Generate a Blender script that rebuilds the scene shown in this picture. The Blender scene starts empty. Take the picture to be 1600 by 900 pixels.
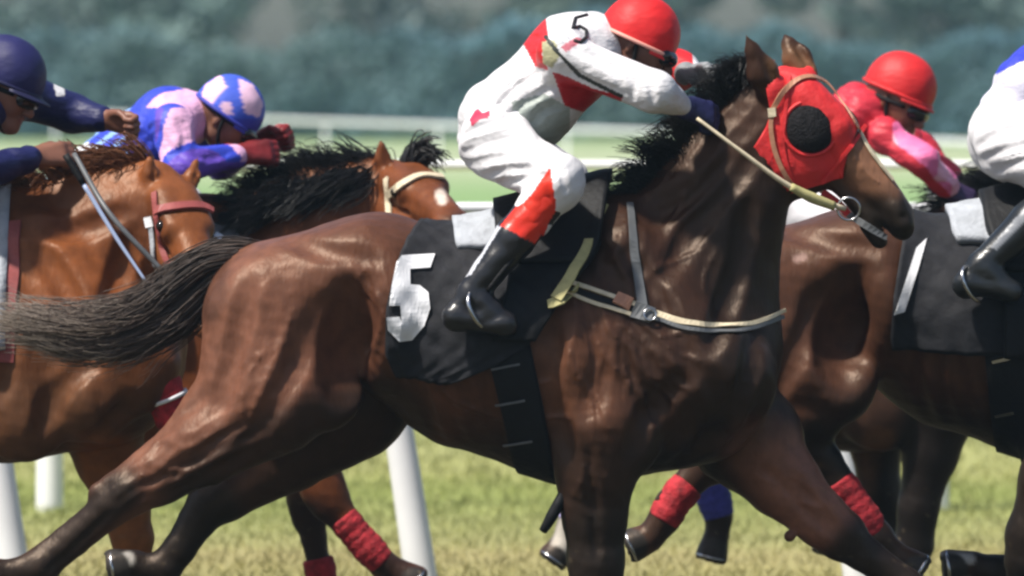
import bpy, bmesh, math, random
import numpy as np
from mathutils import Vector
from mathutils.bvhtree import BVHTree

random.seed(7)
RNG = np.random.default_rng(7)
scene = bpy.context.scene
COL = scene.collection

# ------------------------------------------------------------------ camera, sky, sun, exposure
FOCAL_PX = 11000.0          # focal length in pixels of a 1600 px wide picture
CAM_H = 1.9                 # eye height above the turf
CAM_D = 20.0                # distance to the horse in front
HORIZON = 100.0             # picture row of the horizon

cam_data = bpy.data.cameras.new('camera')
cam = bpy.data.objects.new('camera', cam_data)
COL.objects.link(cam)
cam.location = (0.0, -CAM_D, CAM_H)
cam.rotation_euler = (math.radians(90), 0, 0)
cam_data.sensor_width = 36.0
cam_data.lens = 36.0 * FOCAL_PX / 1600.0
cam_data.shift_y = -(450.0 - HORIZON) / 1600.0
cam_data.clip_start = 0.5
cam_data.clip_end = 2000.0
cam_data.dof.use_dof = True
cam_data.dof.focus_distance = CAM_D - 0.15
cam_data.dof.aperture_fstop = 4.2
scene.camera = cam

SUN_EL, SUN_AZ = math.radians(58), math.radians(236)   # azimuth: from +Y clockwise (x right)
world = bpy.data.worlds.new('World')
scene.world = world
world.use_nodes = True
wn = world.node_tree
bg = wn.nodes['Background']
sky = wn.nodes.new('ShaderNodeTexSky')
sky.sky_type = 'NISHITA'
sky.sun_disc = False
sky.sun_elevation = SUN_EL
sky.sun_rotation = SUN_AZ
sky.air_density = 1.0
sky.dust_density = 2.0
sky.ozone_density = 1.0
wn.links.new(sky.outputs[0], bg.inputs[0])
bg.inputs[1].default_value = 0.088

sun_data = bpy.data.lights.new('sun', 'SUN')
sun = bpy.data.objects.new('sun', sun_data)
COL.objects.link(sun)
sun_data.energy = 4.6
sun_data.angle = math.radians(3.0)
sun_data.color = (1.0, 0.95, 0.87)
sdir = Vector((math.sin(SUN_AZ) * math.cos(SUN_EL), math.cos(SUN_AZ) * math.cos(SUN_EL), math.sin(SUN_EL)))
sun.rotation_euler = sdir.to_track_quat('Z', 'Y').to_euler()
sun.location = sdir * 30

scene.view_settings.view_transform = 'Standard'
scene.view_settings.look = 'None'
scene.view_settings.exposure = 0.5
scene.view_settings.gamma = 1.0
scene.view_settings.use_curve_mapping = False
scene.cycles.use_denoising = True
scene.cycles.max_bounces = 6
scene.cycles.filter_width = 2.6
scene.cycles.volume_bounces = 1

# ------------------------------------------------------------------ materials
def srgb(r, g, b):
    f = lambda c: ((c / 255.0) / 12.92) if c / 255.0 <= 0.04045 else ((c / 255.0 + 0.055) / 1.055) ** 2.4
    return (f(r), f(g), f(b))

def mat(name, color=(0.5, 0.5, 0.5), rough=0.6, spec=0.4, attr=False, noise=0.0, nscale=20.0, bump=0.0,
        bscale=60.0, bstretch=(1, 1, 1), metallic=0.0, sheen=0.0, detail_bump=0.0, coat=0.0):
    m = bpy.data.materials.new(name)
    m.use_nodes = True
    nt = m.node_tree
    p = nt.nodes['Principled BSDF']
    p.inputs['Roughness'].default_value = rough
    p.inputs['Specular IOR Level'].default_value = spec
    p.inputs['Metallic'].default_value = metallic
    p.inputs['Sheen Weight'].default_value = sheen
    p.inputs['Coat Weight'].default_value = coat
    p.inputs['Coat Roughness'].default_value = 0.3
    p.inputs['Base Color'].default_value = (*color, 1)
    tc = nt.nodes.new('ShaderNodeTexCoord')
    src = None
    if attr:
        a = nt.nodes.new('ShaderNodeAttribute')
        a.attribute_name = 'Col'
        src = a.outputs['Color']
    if noise > 0:
        n = nt.nodes.new('ShaderNodeTexNoise')
        n.inputs['Scale'].default_value = nscale
        n.inputs['Detail'].default_value = 6
        nt.links.new(tc.outputs['Object'], n.inputs['Vector'])
        mr = nt.nodes.new('ShaderNodeMapRange')
        mr.inputs['From Min'].default_value = 0.3
        mr.inputs['From Max'].default_value = 0.7
        mr.inputs['To Min'].default_value = 1 - noise
        mr.inputs['To Max'].default_value = 1 + noise
        nt.links.new(n.outputs['Fac'], mr.inputs['Value'])
        mx = nt.nodes.new('ShaderNodeVectorMath')
        mx.operation = 'SCALE'
        if src is None:
            mx.inputs[0].default_value = color
        else:
            nt.links.new(src, mx.inputs[0])
        nt.links.new(mr.outputs[0], mx.inputs['Scale'])
        src = mx.outputs[0]
    if src is not None:
        nt.links.new(src, p.inputs['Base Color'])
    if bump > 0:
        mp = nt.nodes.new('ShaderNodeMapping')
        mp.inputs['Scale'].default_value = bstretch
        nt.links.new(tc.outputs['Object'], mp.inputs['Vector'])
        n2 = nt.nodes.new('ShaderNodeTexNoise')
        n2.inputs['Scale'].default_value = bscale
        n2.inputs['Detail'].default_value = 5
        nt.links.new(mp.outputs[0], n2.inputs['Vector'])
        b = nt.nodes.new('ShaderNodeBump')
        b.inputs['Strength'].default_value = bump
        b.inputs['Distance'].default_value = 0.02
        nt.links.new(n2.outputs['Fac'], b.inputs['Height'])
        nt.links.new(b.outputs[0], p.inputs['Normal'])
    return m

M = {}
M['coat'] = mat('horse_coat', rough=0.45, spec=0.33, attr=True, noise=0.22, nscale=24, bump=0.13, bscale=85,
                bstretch=(1.0, 1.0, 0.25))
M['coat'].node_tree.nodes['Principled BSDF'].inputs['Specular Tint'].default_value = (1.0, 0.78, 0.62, 1)
M['hair_black'] = mat('hair_black', (0.008, 0.007, 0.007), rough=0.45, spec=0.5, noise=0.3)
M['hair_tail'] = mat('hair_tail', rough=0.5, spec=0.4, attr=True)
M['skin'] = mat('skin', rough=0.5, spec=0.4, attr=True, noise=0.1)
M['silk'] = mat('jockey_silk', rough=0.5, spec=0.35, attr=True, noise=0.05, nscale=30, bump=0.5, bscale=18, bstretch=(1, 1, 1.8))
M['breeches'] = mat('breeches_cloth', rough=0.6, spec=0.3, attr=True, noise=0.05, bump=0.3, bscale=16)
M['boot'] = mat('boot_leather', rough=0.3, spec=0.5, attr=True, bump=0.2, bscale=22)
M['cap'] = mat('cap_cloth', rough=0.55, spec=0.35, attr=True, noise=0.1, nscale=30, bump=0.3, bscale=12, bstretch=(1, 1, 2.0))
M['glove'] = mat('glove_cloth', rough=0.5, spec=0.4, attr=True, bump=0.2, bscale=60)
M['black_cloth'] = mat('black_saddlecloth', (0.016, 0.016, 0.019), rough=0.75, spec=0.25, noise=0.25, nscale=25, bump=0.5, bscale=13)
M['black_leather'] = mat('black_leather', (0.008, 0.008, 0.009), rough=0.6, spec=0.2, bump=0.2, bscale=40)
M['white_print'] = mat('white_print', (0.78, 0.78, 0.8), rough=0.6, noise=0.05)
M['black_print'] = mat('black_print', (0.01, 0.01, 0.012), rough=0.6)
M['grey_pad'] = mat('grey_pad', (0.36, 0.38, 0.41), rough=0.8, noise=0.12, bump=0.5, bscale=30)
M['khaki_web'] = mat('khaki_webbing', (0.42, 0.38, 0.17), rough=0.7, noise=0.15, nscale=40)
M['cream_web'] = mat('cream_webbing', (0.62, 0.53, 0.37), rough=0.6, noise=0.15, nscale=40)
M['tan_leather'] = mat('tan_leather', (0.42, 0.2, 0.12), rough=0.5, noise=0.2, nscale=40)
M['grey_leather'] = mat('grey_leather', (0.11, 0.115, 0.12), rough=0.4, noise=0.2)
M['red_hood'] = mat('red_hood', (0.62, 0.028, 0.03), rough=0.55, spec=0.35, noise=0.12, nscale=18, bump=0.4, bscale=22)
M['red_band'] = mat('red_bandage', (0.36, 0.018, 0.026), rough=0.8, noise=0.5, nscale=34, bump=0.4, bscale=70)
M['blue_band'] = mat('blue_bandage', (0.05, 0.05, 0.3), rough=0.75, noise=0.25, nscale=50, bump=0.4, bscale=70)
M['pink_leather'] = mat('pink_red_leather', (0.26, 0.06, 0.055), rough=0.55, noise=0.2)
M['metal'] = mat('steel', (0.55, 0.55, 0.56), rough=0.25, metallic=1.0)
M['eye'] = mat('eye', (0.01, 0.006, 0.004), rough=0.08, spec=0.6)
M['mesh_cup'] = mat('eye_cup_mesh', (0.014, 0.013, 0.014), rough=0.85, spec=0.15, noise=0.5, nscale=60, bump=0.6, bscale=150)
M['lens'] = mat('goggle_lens', (0.01, 0.01, 0.012), rough=0.1, spec=0.6)
M['post'] = mat('white_plastic', (0.78, 0.78, 0.78), rough=0.45, noise=0.06, nscale=5)
M['whip'] = mat('whip_handle', (0.35, 0.42, 0.6), rough=0.4)

# ------------------------------------------------------------------ scene tree helpers
def thing(name, label, cat, loc=(0, 0, 0), group=None):
    o = bpy.data.objects.new(name, None)
    o.empty_display_size = 0.1
    COL.objects.link(o)
    o.location = loc
    o['label'] = label
    o['category'] = cat
    if group:
        o['group'] = group
    return o

def tag(o, label, cat, group=None):
    o['label'] = label
    o['category'] = cat
    if group:
        o['group'] = group
    return o

def link(name, me, m=None, parent=None, label=None):
    o = bpy.data.objects.new(name, me)
    COL.objects.link(o)
    if m is not None:
        me.materials.append(m)
    if parent is not None:
        o.parent = parent
        root = parent
        off = Vector((0, 0, 0))
        while root is not None:
            off += root.location
            root = root.parent
        o.matrix_parent_inverse.identity()
        o.location = -off
    if label:
        o['label'] = label
    return o

def np_mesh(name, V, Q, smooth=True, cols=None):
    """mesh from numpy verts and an (n,4) or (n,3) index array"""
    me = bpy.data.meshes.new(name)
    V = np.asarray(V, dtype=np.float32)
    Q = np.asarray(Q, dtype=np.int32)
    n, k = Q.shape
    me.vertices.add(len(V))
    me.vertices.foreach_set('co', V.ravel())
    me.loops.add(n * k)
    me.loops.foreach_set('vertex_index', Q.ravel())
    me.polygons.add(n)
    me.polygons.foreach_set('loop_start', np.arange(0, n * k, k, dtype=np.int32))
    me.polygons.foreach_set('use_smooth', np.full(n, smooth, dtype=bool))
    me.update(calc_edges=True)
    if cols is not None:
        a = me.color_attributes.new('Col', 'FLOAT_COLOR', 'POINT')
        c = np.ones((len(V), 4), dtype=np.float32)
        c[:, :3] = cols
        a.data.foreach_set('color', c.ravel())
    return me

def bvh_of(me):
    vs = [v.co.copy() for v in me.vertices]
    return BVHTree.FromPolygons(vs, [tuple(p.vertices) for p in me.polygons])

# ------------------------------------------------------------------ frames: pictures rows/columns of a plane at depth y0
class Frame:
    def __init__(self, y0, ox=0.0, oz=0.0, s=1.0, rx=0.0, rz=0.0):
        self.y0 = y0
        self.m = (CAM_D + y0) / FOCAL_PX          # metres per pixel
        self.ox, self.oz, self.s, self.rx, self.rz = ox, oz, s, rx, rz
    def px(self, x, y):                            # local design pixel -> picture pixel
        return self.ox + (x - self.rx) * self.s, self.oz + (y - self.rz) * self.s
    def __call__(self, x, y, dy=0.0):
        if self.s != 1.0 or self.ox or self.oz:
            x, y = self.px(x, y)
        return Vector(((x - 800.0) * self.m, self.y0 + dy, CAM_H + (HORIZON - y) * self.m))
    def r(self, px):
        return px * self.m * self.s
    def inv(self, X, Z):                           # world -> picture pixel of this plane
        return X / self.m + 800.0, HORIZON - (Z - CAM_H) / self.m

# ------------------------------------------------------------------ implicit modelling
class Blob:
    """smooth unions / cuts of round cones, turned into one mesh with surface nets"""
    def __init__(self):
        self.p = []
    def rc(self, a, ra, b, rb, ys=1.0, k=0.03, op='+', amp=None):
        self.p.append((np.array(a, dtype=np.float64), ra, np.array(b, dtype=np.float64), rb, ys, k, op))
    def ball(self, a, r, ys=1.0, k=0.03, op='+'):
        self.rc(a, r, a, r, ys, k, op)
    def chain(self, pts, ys=1.0, k=0.02, op='+'):
        for (a, ra), (b, rb) in zip(pts[:-1], pts[1:]):
            self.rc(a, ra, b, rb, ys, k, op)
    def mesh(self, name, h=0.01, cut=None, warp=None, smooth=1, colfn=None):
        lo = np.array([1e9] * 3); hi = -lo
        for a, ra, b, rb, ys, k, op in self.p:
            if op == '+':
                R = max(ra, rb) * np.array([1, max(ys, 1) if ys > 1 else ys, 1])
                lo = np.minimum(lo, np.minimum(a, b) - R); hi = np.maximum(hi, np.maximum(a, b) + R)
        lo -= 4 * h + 0.015; hi += 4 * h + 0.015
        n = np.ceil((hi - lo) / h).astype(int) + 1
        F = np.full(tuple(n), 0.3, dtype=np.float32)
        ax = [lo[i] + h * np.arange(n[i]) for i in range(3)]
        for a, ra, b, rb, ys, k, op in self.p:
            mg = k + 0.025
            R = max(ra, rb) + mg
            Rv = np.array([R, R * max(ys, 1.0) if ys > 1 else (max(ra, rb) * ys + mg), R])
            i0 = np.clip(np.floor((np.minimum(a, b) - Rv - lo) / h).astype(int), 0, n)
            i1 = np.clip(np.ceil((np.maximum(a, b) + Rv - lo) / h).astype(int) + 1, 0, n)
            if np.any(i1 <= i0):
                continue
            sl = tuple(slice(i0[i], i1[i]) for i in range(3))
            X = ax[0][sl[0]][:, None, None].astype(np.float32)
            Y = ax[1][sl[1]][None, :, None].astype(np.float32)
            Z = ax[2][sl[2]][None, None, :].astype(np.float32)
            d = b - a
            dd = float(d @ d)
            if dd < 1e-10:
                D = np.sqrt((X - a[0]) ** 2 + ((Y - a[1]) / ys) ** 2 + (Z - a[2]) ** 2) - ra
            else:
                t = ((X - a[0]) * d[0] + (Y - a[1]) * d[1] + (Z - a[2]) * d[2]) / dd
                t = np.clip(t, 0, 1)
                D = np.sqrt((X - a[0] - t * d[0]) ** 2 + ((Y - a[1] - t * d[1]) / ys) ** 2 + (Z - a[2] - t * d[2]) ** 2) - (ra + (rb - ra) * t)
            if ys < 1:
                D = D * (ys * 0.5 + 0.5)
            f = F[sl]
            if op == '+':
                hh = np.clip(0.5 + 0.5 * (f - D) / k, 0, 1)
                F[sl] = f * (1 - hh) + D * hh - k * hh * (1 - hh)
            else:
                D = -D
                hh = np.clip(0.5 - 0.5 * (f - D) / k, 0, 1)
                F[sl] = f * (1 - hh) + D * hh + k * hh * (1 - hh)
        if warp is not None or cut is not None:
            X = ax[0][:, None, None].astype(np.float32); Y = ax[1][None, :, None].astype(np.float32); Z = ax[2][None, None, :].astype(np.float32)
            if warp is not None:
                F = F + warp(X, Y, Z)
            if cut is not None:
                F = np.maximum(F, cut(X, Y, Z))
        F[0], F[-1], F[:, 0], F[:, -1], F[:, :, 0], F[:, :, -1] = (0.3,) * 6
        V, Q = nets(F, h, lo)
        for _ in range(smooth):
            V = relax(V, Q)
        self.V, self.Q = V, Q
        cols = colfn(V) if colfn is not None else None
        return np_mesh(name, V, Q, True, cols)

def nets(F, h, org):
    S = F < 0
    c = np.zeros(tuple(s - 1 for s in F.shape), dtype=np.uint8)
    offs = [(x, y, z) for x in (0, 1) for y in (0, 1) for z in (0, 1)]
    nx, ny, nz = c.shape
    for x, y, z in offs:
        c += S[x:x + nx, y:y + ny, z:z + nz]
    I, J, K = np.nonzero((c > 0) & (c < 8))
    val = {o: F[I + o[0], J + o[1], K + o[2]] for o in offs}
    acc = np.zeros((len(I), 3)); cnt = np.zeros(len(I))
    for o in offs:
        for axn in range(3):
            if o[axn] == 1:
                continue
            q = list(o); q[axn] = 1; q = tuple(q)
            va, vb = val[o], val[q]
            m = (va < 0) != (vb < 0)
            t = np.where(m, va / np.where(m, va - vb, 1), 0)
            p = np.tile(np.array(o, dtype=float), (len(I), 1))
            p[:, axn] += t
            acc += p * m[:, None]; cnt += m
    V = org + h * (np.stack([I, J, K], 1) + acc / cnt[:, None])
    idx = np.full(c.shape, -1, dtype=np.int32)
    idx[I, J, K] = np.arange(len(I))
    out = []
    def quads(a, b, A0, A1, A2, A3):
        pass
    # x edges
    E = S[:-1] != S[1:]
    i, j, k = np.nonzero(E[:, 1:-1, 1:-1]); j += 1; k += 1
    q = np.stack([idx[i, j - 1, k - 1], idx[i, j, k - 1], idx[i, j, k], idx[i, j - 1, k]], 1)
    fl = ~S[i, j, k]; q[fl] = q[fl][:, ::-1]; out.append(q)
    E = S[:, :-1] != S[:, 1:]
    i, j, k = np.nonzero(E[1:-1, :, 1:-1]); i += 1; k += 1
    q = np.stack([idx[i - 1, j, k - 1], idx[i - 1, j, k], idx[i, j, k], idx[i, j, k - 1]], 1)
    fl = ~S[i, j, k]; q[fl] = q[fl][:, ::-1]; out.append(q)
    E = S[:, :, :-1] != S[:, :, 1:]
    i, j, k = np.nonzero(E[1:-1, 1:-1, :]); i += 1; j += 1
    q = np.stack([idx[i - 1, j - 1, k], idx[i, j - 1, k], idx[i, j, k], idx[i - 1, j, k]], 1)
    fl = ~S[i, j, k]; q[fl] = q[fl][:, ::-1]; out.append(q)
    Q = np.concatenate(out)
    Q = Q[(Q >= 0).all(1)]
    return V, Q

def relax(V, Q, w=0.5):
    acc = np.zeros_like(V); cnt = np.zeros(len(V))
    for a in range(4):
        b = (a + 1) % 4
        np.add.at(acc, Q[:, a], V[Q[:, b]]); np.add.at(cnt, Q[:, a], 1)
        np.add.at(acc, Q[:, b], V[Q[:, a]]); np.add.at(cnt, Q[:, b], 1)
    return V * (1 - w) + w * acc / np.maximum(cnt, 1)[:, None]

def sstep(a, b, x):
    t = np.clip((x - a) / (b - a), 0, 1)
    return t * t * (3 - 2 * t)

def mixc(c, col, w):
    return c * (1 - w[:, None]) + np.array(col)[None, :] * w[:, None]

def inpoly(x, y, poly):
    r = np.zeros(len(x), dtype=bool)
    n = len(poly)
    for i in range(n):
        x1, y1 = poly[i]; x2, y2 = poly[(i + 1) % n]
        if y1 == y2:
            continue
        r ^= ((y1 > y) != (y2 > y)) & (x < (x2 - x1) * (y - y1) / (y2 - y1) + x1)
    return r

def segdist(x, y, pts):
    d = np.full(len(x), 1e9)
    for (x1, y1), (x2, y2) in zip(pts[:-1], pts[1:]):
        dx, dy = x2 - x1, y2 - y1
        t = np.clip(((x - x1) * dx + (y - y1) * dy) / (dx * dx + dy * dy + 1e-9), 0, 1)
        d = np.minimum(d, np.hypot(x - x1 - t * dx, y - y1 - t * dy))
    return d

def vnoise(V, f, seed):
    r = np.random.default_rng(seed)
    s = np.zeros(len(V))
    for i in range(7):
        k = r.normal(size=3) * f
        s += np.sin(V @ k + r.uniform(0, 6.28) + 0.7 * np.sin(V @ (r.normal(size=3) * f * 0.6)))
    return s / 3.5

def wrinkle(seed, f=22.0, a=0.005, flow=(0.4, 0.6, 1.0)):
    """folds: sharp creases between soft rolls, stronger in some places than in others"""
    r = np.random.default_rng(seed)
    ks = [(r.normal(size=3) * np.array(flow) * f * sc, r.uniform(0, 6.28), w) for sc, w in ((.6, 1.0), (.8, .9), (1.2, .7), (1.9, .4))]
    kp = [(r.normal(size=3) * 9, r.uniform(0, 6.28)) for _ in range(3)]
    def w(X, Y, Z):
        s = 0
        patch = 0
        for k, ph in kp:
            patch = patch + np.sin(X * k[0] + Y * k[1] + Z * k[2] + ph)
        patch = np.clip(0.75 + 0.35 * patch, 0.25, 1.5)
        for k, ph, wt in ks:
            v = np.sin(X * k[0] + Y * k[1] + Z * k[2] + ph + 1.3 * np.sin(X * k[2] * .35 + Y * k[0] * .3 + Z * k[1] * .45 + ph))
            s = s + wt * (np.abs(v) - 0.6)
        return (-a * patch * s).astype(np.float32)
    return w

# ------------------------------------------------------------------ generic mesh pieces
def catmull(pts, step):
    pts = [Vector(p) for p in pts]
    if len(pts) == 2:
        n = max(1, int((pts[1] - pts[0]).length / step))
        return [pts[0].lerp(pts[1], i / n) for i in range(n + 1)]
    P = [pts[0] * 2 - pts[1]] + pts + [pts[-1] * 2 - pts[-2]]
    out = []
    for i in range(1, len(P) - 2):
        a, b, c, d = P[i - 1:i + 3]
        n = max(1, int((c - b).length / step))
        for j in range(n):
            t = j / n
            out.append(0.5 * ((2 * b) + (c - a) * t + (2 * a - 5 * b + 4 * c - d) * t * t + (3 * b - a - 3 * c + d) * t ** 3))
    out.append(pts[-1])
    return out

def tube_mesh(name, pts, radii, sides=10, step=None, cap=True, smooth=True):
    P = catmull(pts, step) if step else [Vector(p) for p in pts]
    n = len(P)
    if not hasattr(radii, '__len__'):
        R = [radii] * n
    else:
        R = list(np.interp(np.linspace(0, 1, n), np.linspace(0, 1, len(radii)), radii))
    V, Q = [], []
    up = Vector((0, 0, 1))
    for i in range(n):
        t = (P[min(i + 1, n - 1)] - P[max(i - 1, 0)]).normalized()
        if abs(t.dot(up)) > 0.95:
            up = Vector((0, 1, 0))
        u = t.cross(up).normalized(); v = u.cross(t)
        up = v
        for j in range(sides):
            a = 2 * math.pi * j / sides
            V.append(P[i] + (u * math.cos(a) + v * math.sin(a)) * R[i])
    for i in range(n - 1):
        for j in range(sides):
            b = i * sides; k = (j + 1) % sides
            Q.append((b + j, b + sides + j, b + sides + k, b + k))
    me = bpy.data.meshes.new(name)
    F = [tuple(q) for q in Q]
    if cap:
        F.append(tuple(range(sides)))
        F.append(tuple(reversed(range((n - 1) * sides, n * sides))))
    me.from_pydata([tuple(v) for v in V], [], F)
    for p in me.polygons:
        p.use_smooth = smooth and len(p.vertices) == 4
    me.update()
    return me

def grid_solid(name, G, Nrm, thick, cols=None):
    """G: (a,b,3) outer points, Nrm outward unit directions: closed slab"""
    a, b, _ = G.shape
    inner = G - Nrm * thick
    V = np.concatenate([G.reshape(-1, 3), inner.reshape(-1, 3)])
    o = a * b
    Q = []
    for i in range(a - 1):
        for j in range(b - 1):
            p = i * b + j
            Q.append((p, p + 1, p + b + 1, p + b))
            Q.append((o + p, o + p + b, o + p + b + 1, o + p + 1))
    for i in range(a - 1):
        p = i * b
        Q.append((p, p + b, o + p + b, o + p))
        p = i * b + b - 1
        Q.append((p, o + p, o + p + b, p + b))
    for j in range(b - 1):
        p = j
        Q.append((p, o + p, o + p + 1, p + 1))
        p = (a - 1) * b + j
        Q.append((p, p + 1, o + p + 1, o + p))
    c = None
    if cols is not None:
        c = np.concatenate([cols, cols])
    me = np_mesh(name, V, np.array(Q), True, c)
    bm = bmesh.new(); bm.from_mesh(me)
    bmesh.ops.recalc_face_normals(bm, faces=bm.faces)
    bm.to_mesh(me); bm.free()
    return me

def radial_shell(name, bvh, A, B, s0, s1, th0, th1, ns, nt, off, thick, relaxn=3, ripple=0.0, ease=0.0, rmax=None):
    """cloth lying on a body: rays from the axis A-B outward; s0/s1 functions of angle (deg) -> fraction along axis"""
    A, B = Vector(A), Vector(B)
    ax = (B - A).normalized()
    lat = Vector((0, -1, 0))
    lat = (lat - ax * lat.dot(ax)).normalized()
    up = lat.cross(ax)
    if up.z < 0:
        up = -up
    Rm = np.zeros((nt, ns)); D = np.zeros((nt, ns, 3)); O = np.zeros((nt, ns, 3))
    for i in range(nt):
        th = th0 + (th1 - th0) * i / (nt - 1)
        d = up * math.cos(math.radians(th)) + lat * math.sin(math.radians(th))
        a, b = s0(th), s1(th)
        for j in range(ns):
            o = A + (B - A) * (a + (b - a) * j / (ns - 1))
            hit = bvh.ray_cast(o, d, 1.0)
            Rm[i, j] = hit[3] if hit[0] is not None else np.nan
            D[i, j] = d; O[i, j] = o
    if np.isnan(Rm).any():
        Rm = np.where(np.isnan(Rm), np.nanmedian(Rm), Rm)
    if rmax is not None:
        Rm = np.minimum(Rm, rmax)
    R0 = Rm.copy()
    for _ in range(relaxn):
        P = np.pad(Rm, 1, mode='edge')
        Rm = np.maximum(R0 - ease, (P[:-2, 1:-1] + P[2:, 1:-1] + P[1:-1, :-2] + P[1:-1, 2:]) / 4)
    if ripple:
        ii, jj = np.meshgrid(np.arange(nt), np.arange(ns), indexing='ij')
        Rm = Rm + ripple * (np.sin(ii * 0.7 + jj * 0.35) * np.sin(jj * 0.5 - ii * 0.2) + 0.6 * np.sin(ii * 1.3 - jj * 0.8))
    G = O + D * (Rm + off)[:, :, None]
    return grid_solid(name, G, D, thick)

def cast_y(bvhs, X, Z, y0):
    best = None
    for b in bvhs:
        hit = b.ray_cast(Vector((X, y0 - 3.0, Z)), Vector((0, 1, 0)), 6.0)
        if hit[0] is not None and (best is None or hit[3] < best[3]):
            best = hit
    return best

def strap_mesh(name, fr, bvhs, pts, width, thick=0.004, off=0.004, default=None, design=True, normal_blend=1.0):
    """flat strap following the near side of the body along picture points"""
    pp = []
    for p in pts:
        x, y = (fr.px(*p) if (design and (fr.s != 1.0 or fr.ox or fr.oz)) else p)
        pp.append(Vector(((x - 800) * fr.m, 0, CAM_H + (HORIZON - y) * fr.m)))
    P = catmull(pp, 0.012)
    pos, nor = [], []
    last = None
    for p in P:
        h = cast_y(bvhs, p.x, p.z, fr.y0)
        if h is None:
            y = last[0] if last else (default if default is not None else fr.y0)
            nn = last[1] if last else Vector((0, -1, 0))
        else:
            y, nn = h[0].y, h[1]
            if nn.y > 0:
                nn = -nn
        last = (y, nn)
        pos.append(Vector((p.x, y, p.z))); nor.append(nn)
    # soften
    for _ in range(2):
        q = [pos[0]] + [(pos[i - 1] + pos[i] * 2 + pos[i + 1]) / 4 for i in range(1, len(pos) - 1)] + [pos[-1]]
        for i in range(len(q)):
            pos[i] = Vector((pos[i].x, min(q[i].y, pos[i].y), pos[i].z))
        nor = [nor[0]] + [((nor[i - 1] + nor[i] * 2 + nor[i + 1]) / 4).normalized() for i in range(1, len(nor) - 1)] + [nor[-1]]
    V, F = [], []
    n = len(pos)
    for i in range(n):
        t = (pos[min(i + 1, n - 1)] - pos[max(i - 1, 0)]).normalized()
        nn = (nor[i] - t * nor[i].dot(t)).normalized()
        s = t.cross(nn).normalized()
        w = width * 0.5 if not hasattr(width, '__len__') else float(np.interp(i / max(1, n - 1), np.linspace(0, 1, len(width)), width)) * 0.5
        c = pos[i] + nn * off
        V += [c - s * w, c + s * w, c + s * w * 0.92 + nn * thick, c - s * w * 0.92 + nn * thick]
    for i in range(n - 1):
        a = i * 4; b = a + 4
        for k in range(4):
            F.append((a + k, a + (k + 1) % 4, b + (k + 1) % 4, b + k))
    F.append((0, 1, 2, 3)); F.append((4 * n - 1, 4 * n - 2, 4 * n - 3, 4 * n - 4))
    me = bpy.data.meshes.new(name)
    me.from_pydata([tuple(v) for v in V], [], F)
    bm = bmesh.new(); bm.from_mesh(me)
    bmesh.ops.recalc_face_normals(bm, faces=bm.faces)
    bm.to_mesh(me); bm.free()
    return me

def decal_mesh(name, fr, bvhs, poly, thick=0.004, off=0.003):
    """flat printed shape laid on the near side of a cloth"""
    bm = bmesh.new()
    vs = [bm.verts.new(((x - 800) * fr.m, 0, CAM_H + (HORIZON - y) * fr.m)) for x, y in poly]
    f = bm.faces.new(vs)
    bmesh.ops.triangulate(bm, faces=[f])
    for _ in range(4):
        es = [e for e in bm.edges if e.calc_length() > 0.010]
        if not es:
            break
        bmesh.ops.subdivide_edges(bm, edges=es, cuts=1, use_grid_fill=True)
        bmesh.ops.triangulate(bm, faces=bm.faces)
    ys = []
    for v in bm.verts:
        h = cast_y(bvhs, v.co.x, v.co.z, fr.y0)
        ys.append(h[0].y if h else None)
    good = [y for y in ys if y is not None]
    mean = sum(good) / len(good)
    for v, y in zip(bm.verts, ys):
        v.co.y = (y if y is not None else mean) - off - thick
    r = bmesh.ops.extrude_face_region(bm, geom=bm.faces[:])
    for v in [g for g in r['geom'] if isinstance(g, bmesh.types.BMVert)]:
        v.co.y += thick
    bmesh.ops.recalc_face_normals(bm, faces=bm.faces)
    me = bpy.data.meshes.new(name)
    bm.to_mesh(me); bm.free()
    return me

def ring_mesh(name, c, R, r, nrm=(0, 1, 0), seg=20, sides=8, sx=1.0):
    n = Vector(nrm).normalized()
    u = n.orthogonal().normalized(); v = n.cross(u)
    V, F = [], []
    c = Vector(c)
    for i in range(seg):
        a = 2 * math.pi * i / seg
        d = u * math.cos(a) * sx + v * math.sin(a)
        for j in range(sides):
            b = 2 * math.pi * j / sides
            V.append(c + d * (R + r * math.cos(b)) + n * r * math.sin(b))
    for i in range(seg):
        for j in range(sides):
            F.append((i * sides + j, ((i + 1) % seg) * sides + j, ((i + 1) % seg) * sides + (j + 1) % sides, i * sides + (j + 1) % sides))
    me = bpy.data.meshes.new(name)
    me.from_pydata([tuple(p) for p in V], [], F)
    for p in me.polygons:
        p.use_smooth = True
    return me

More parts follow.
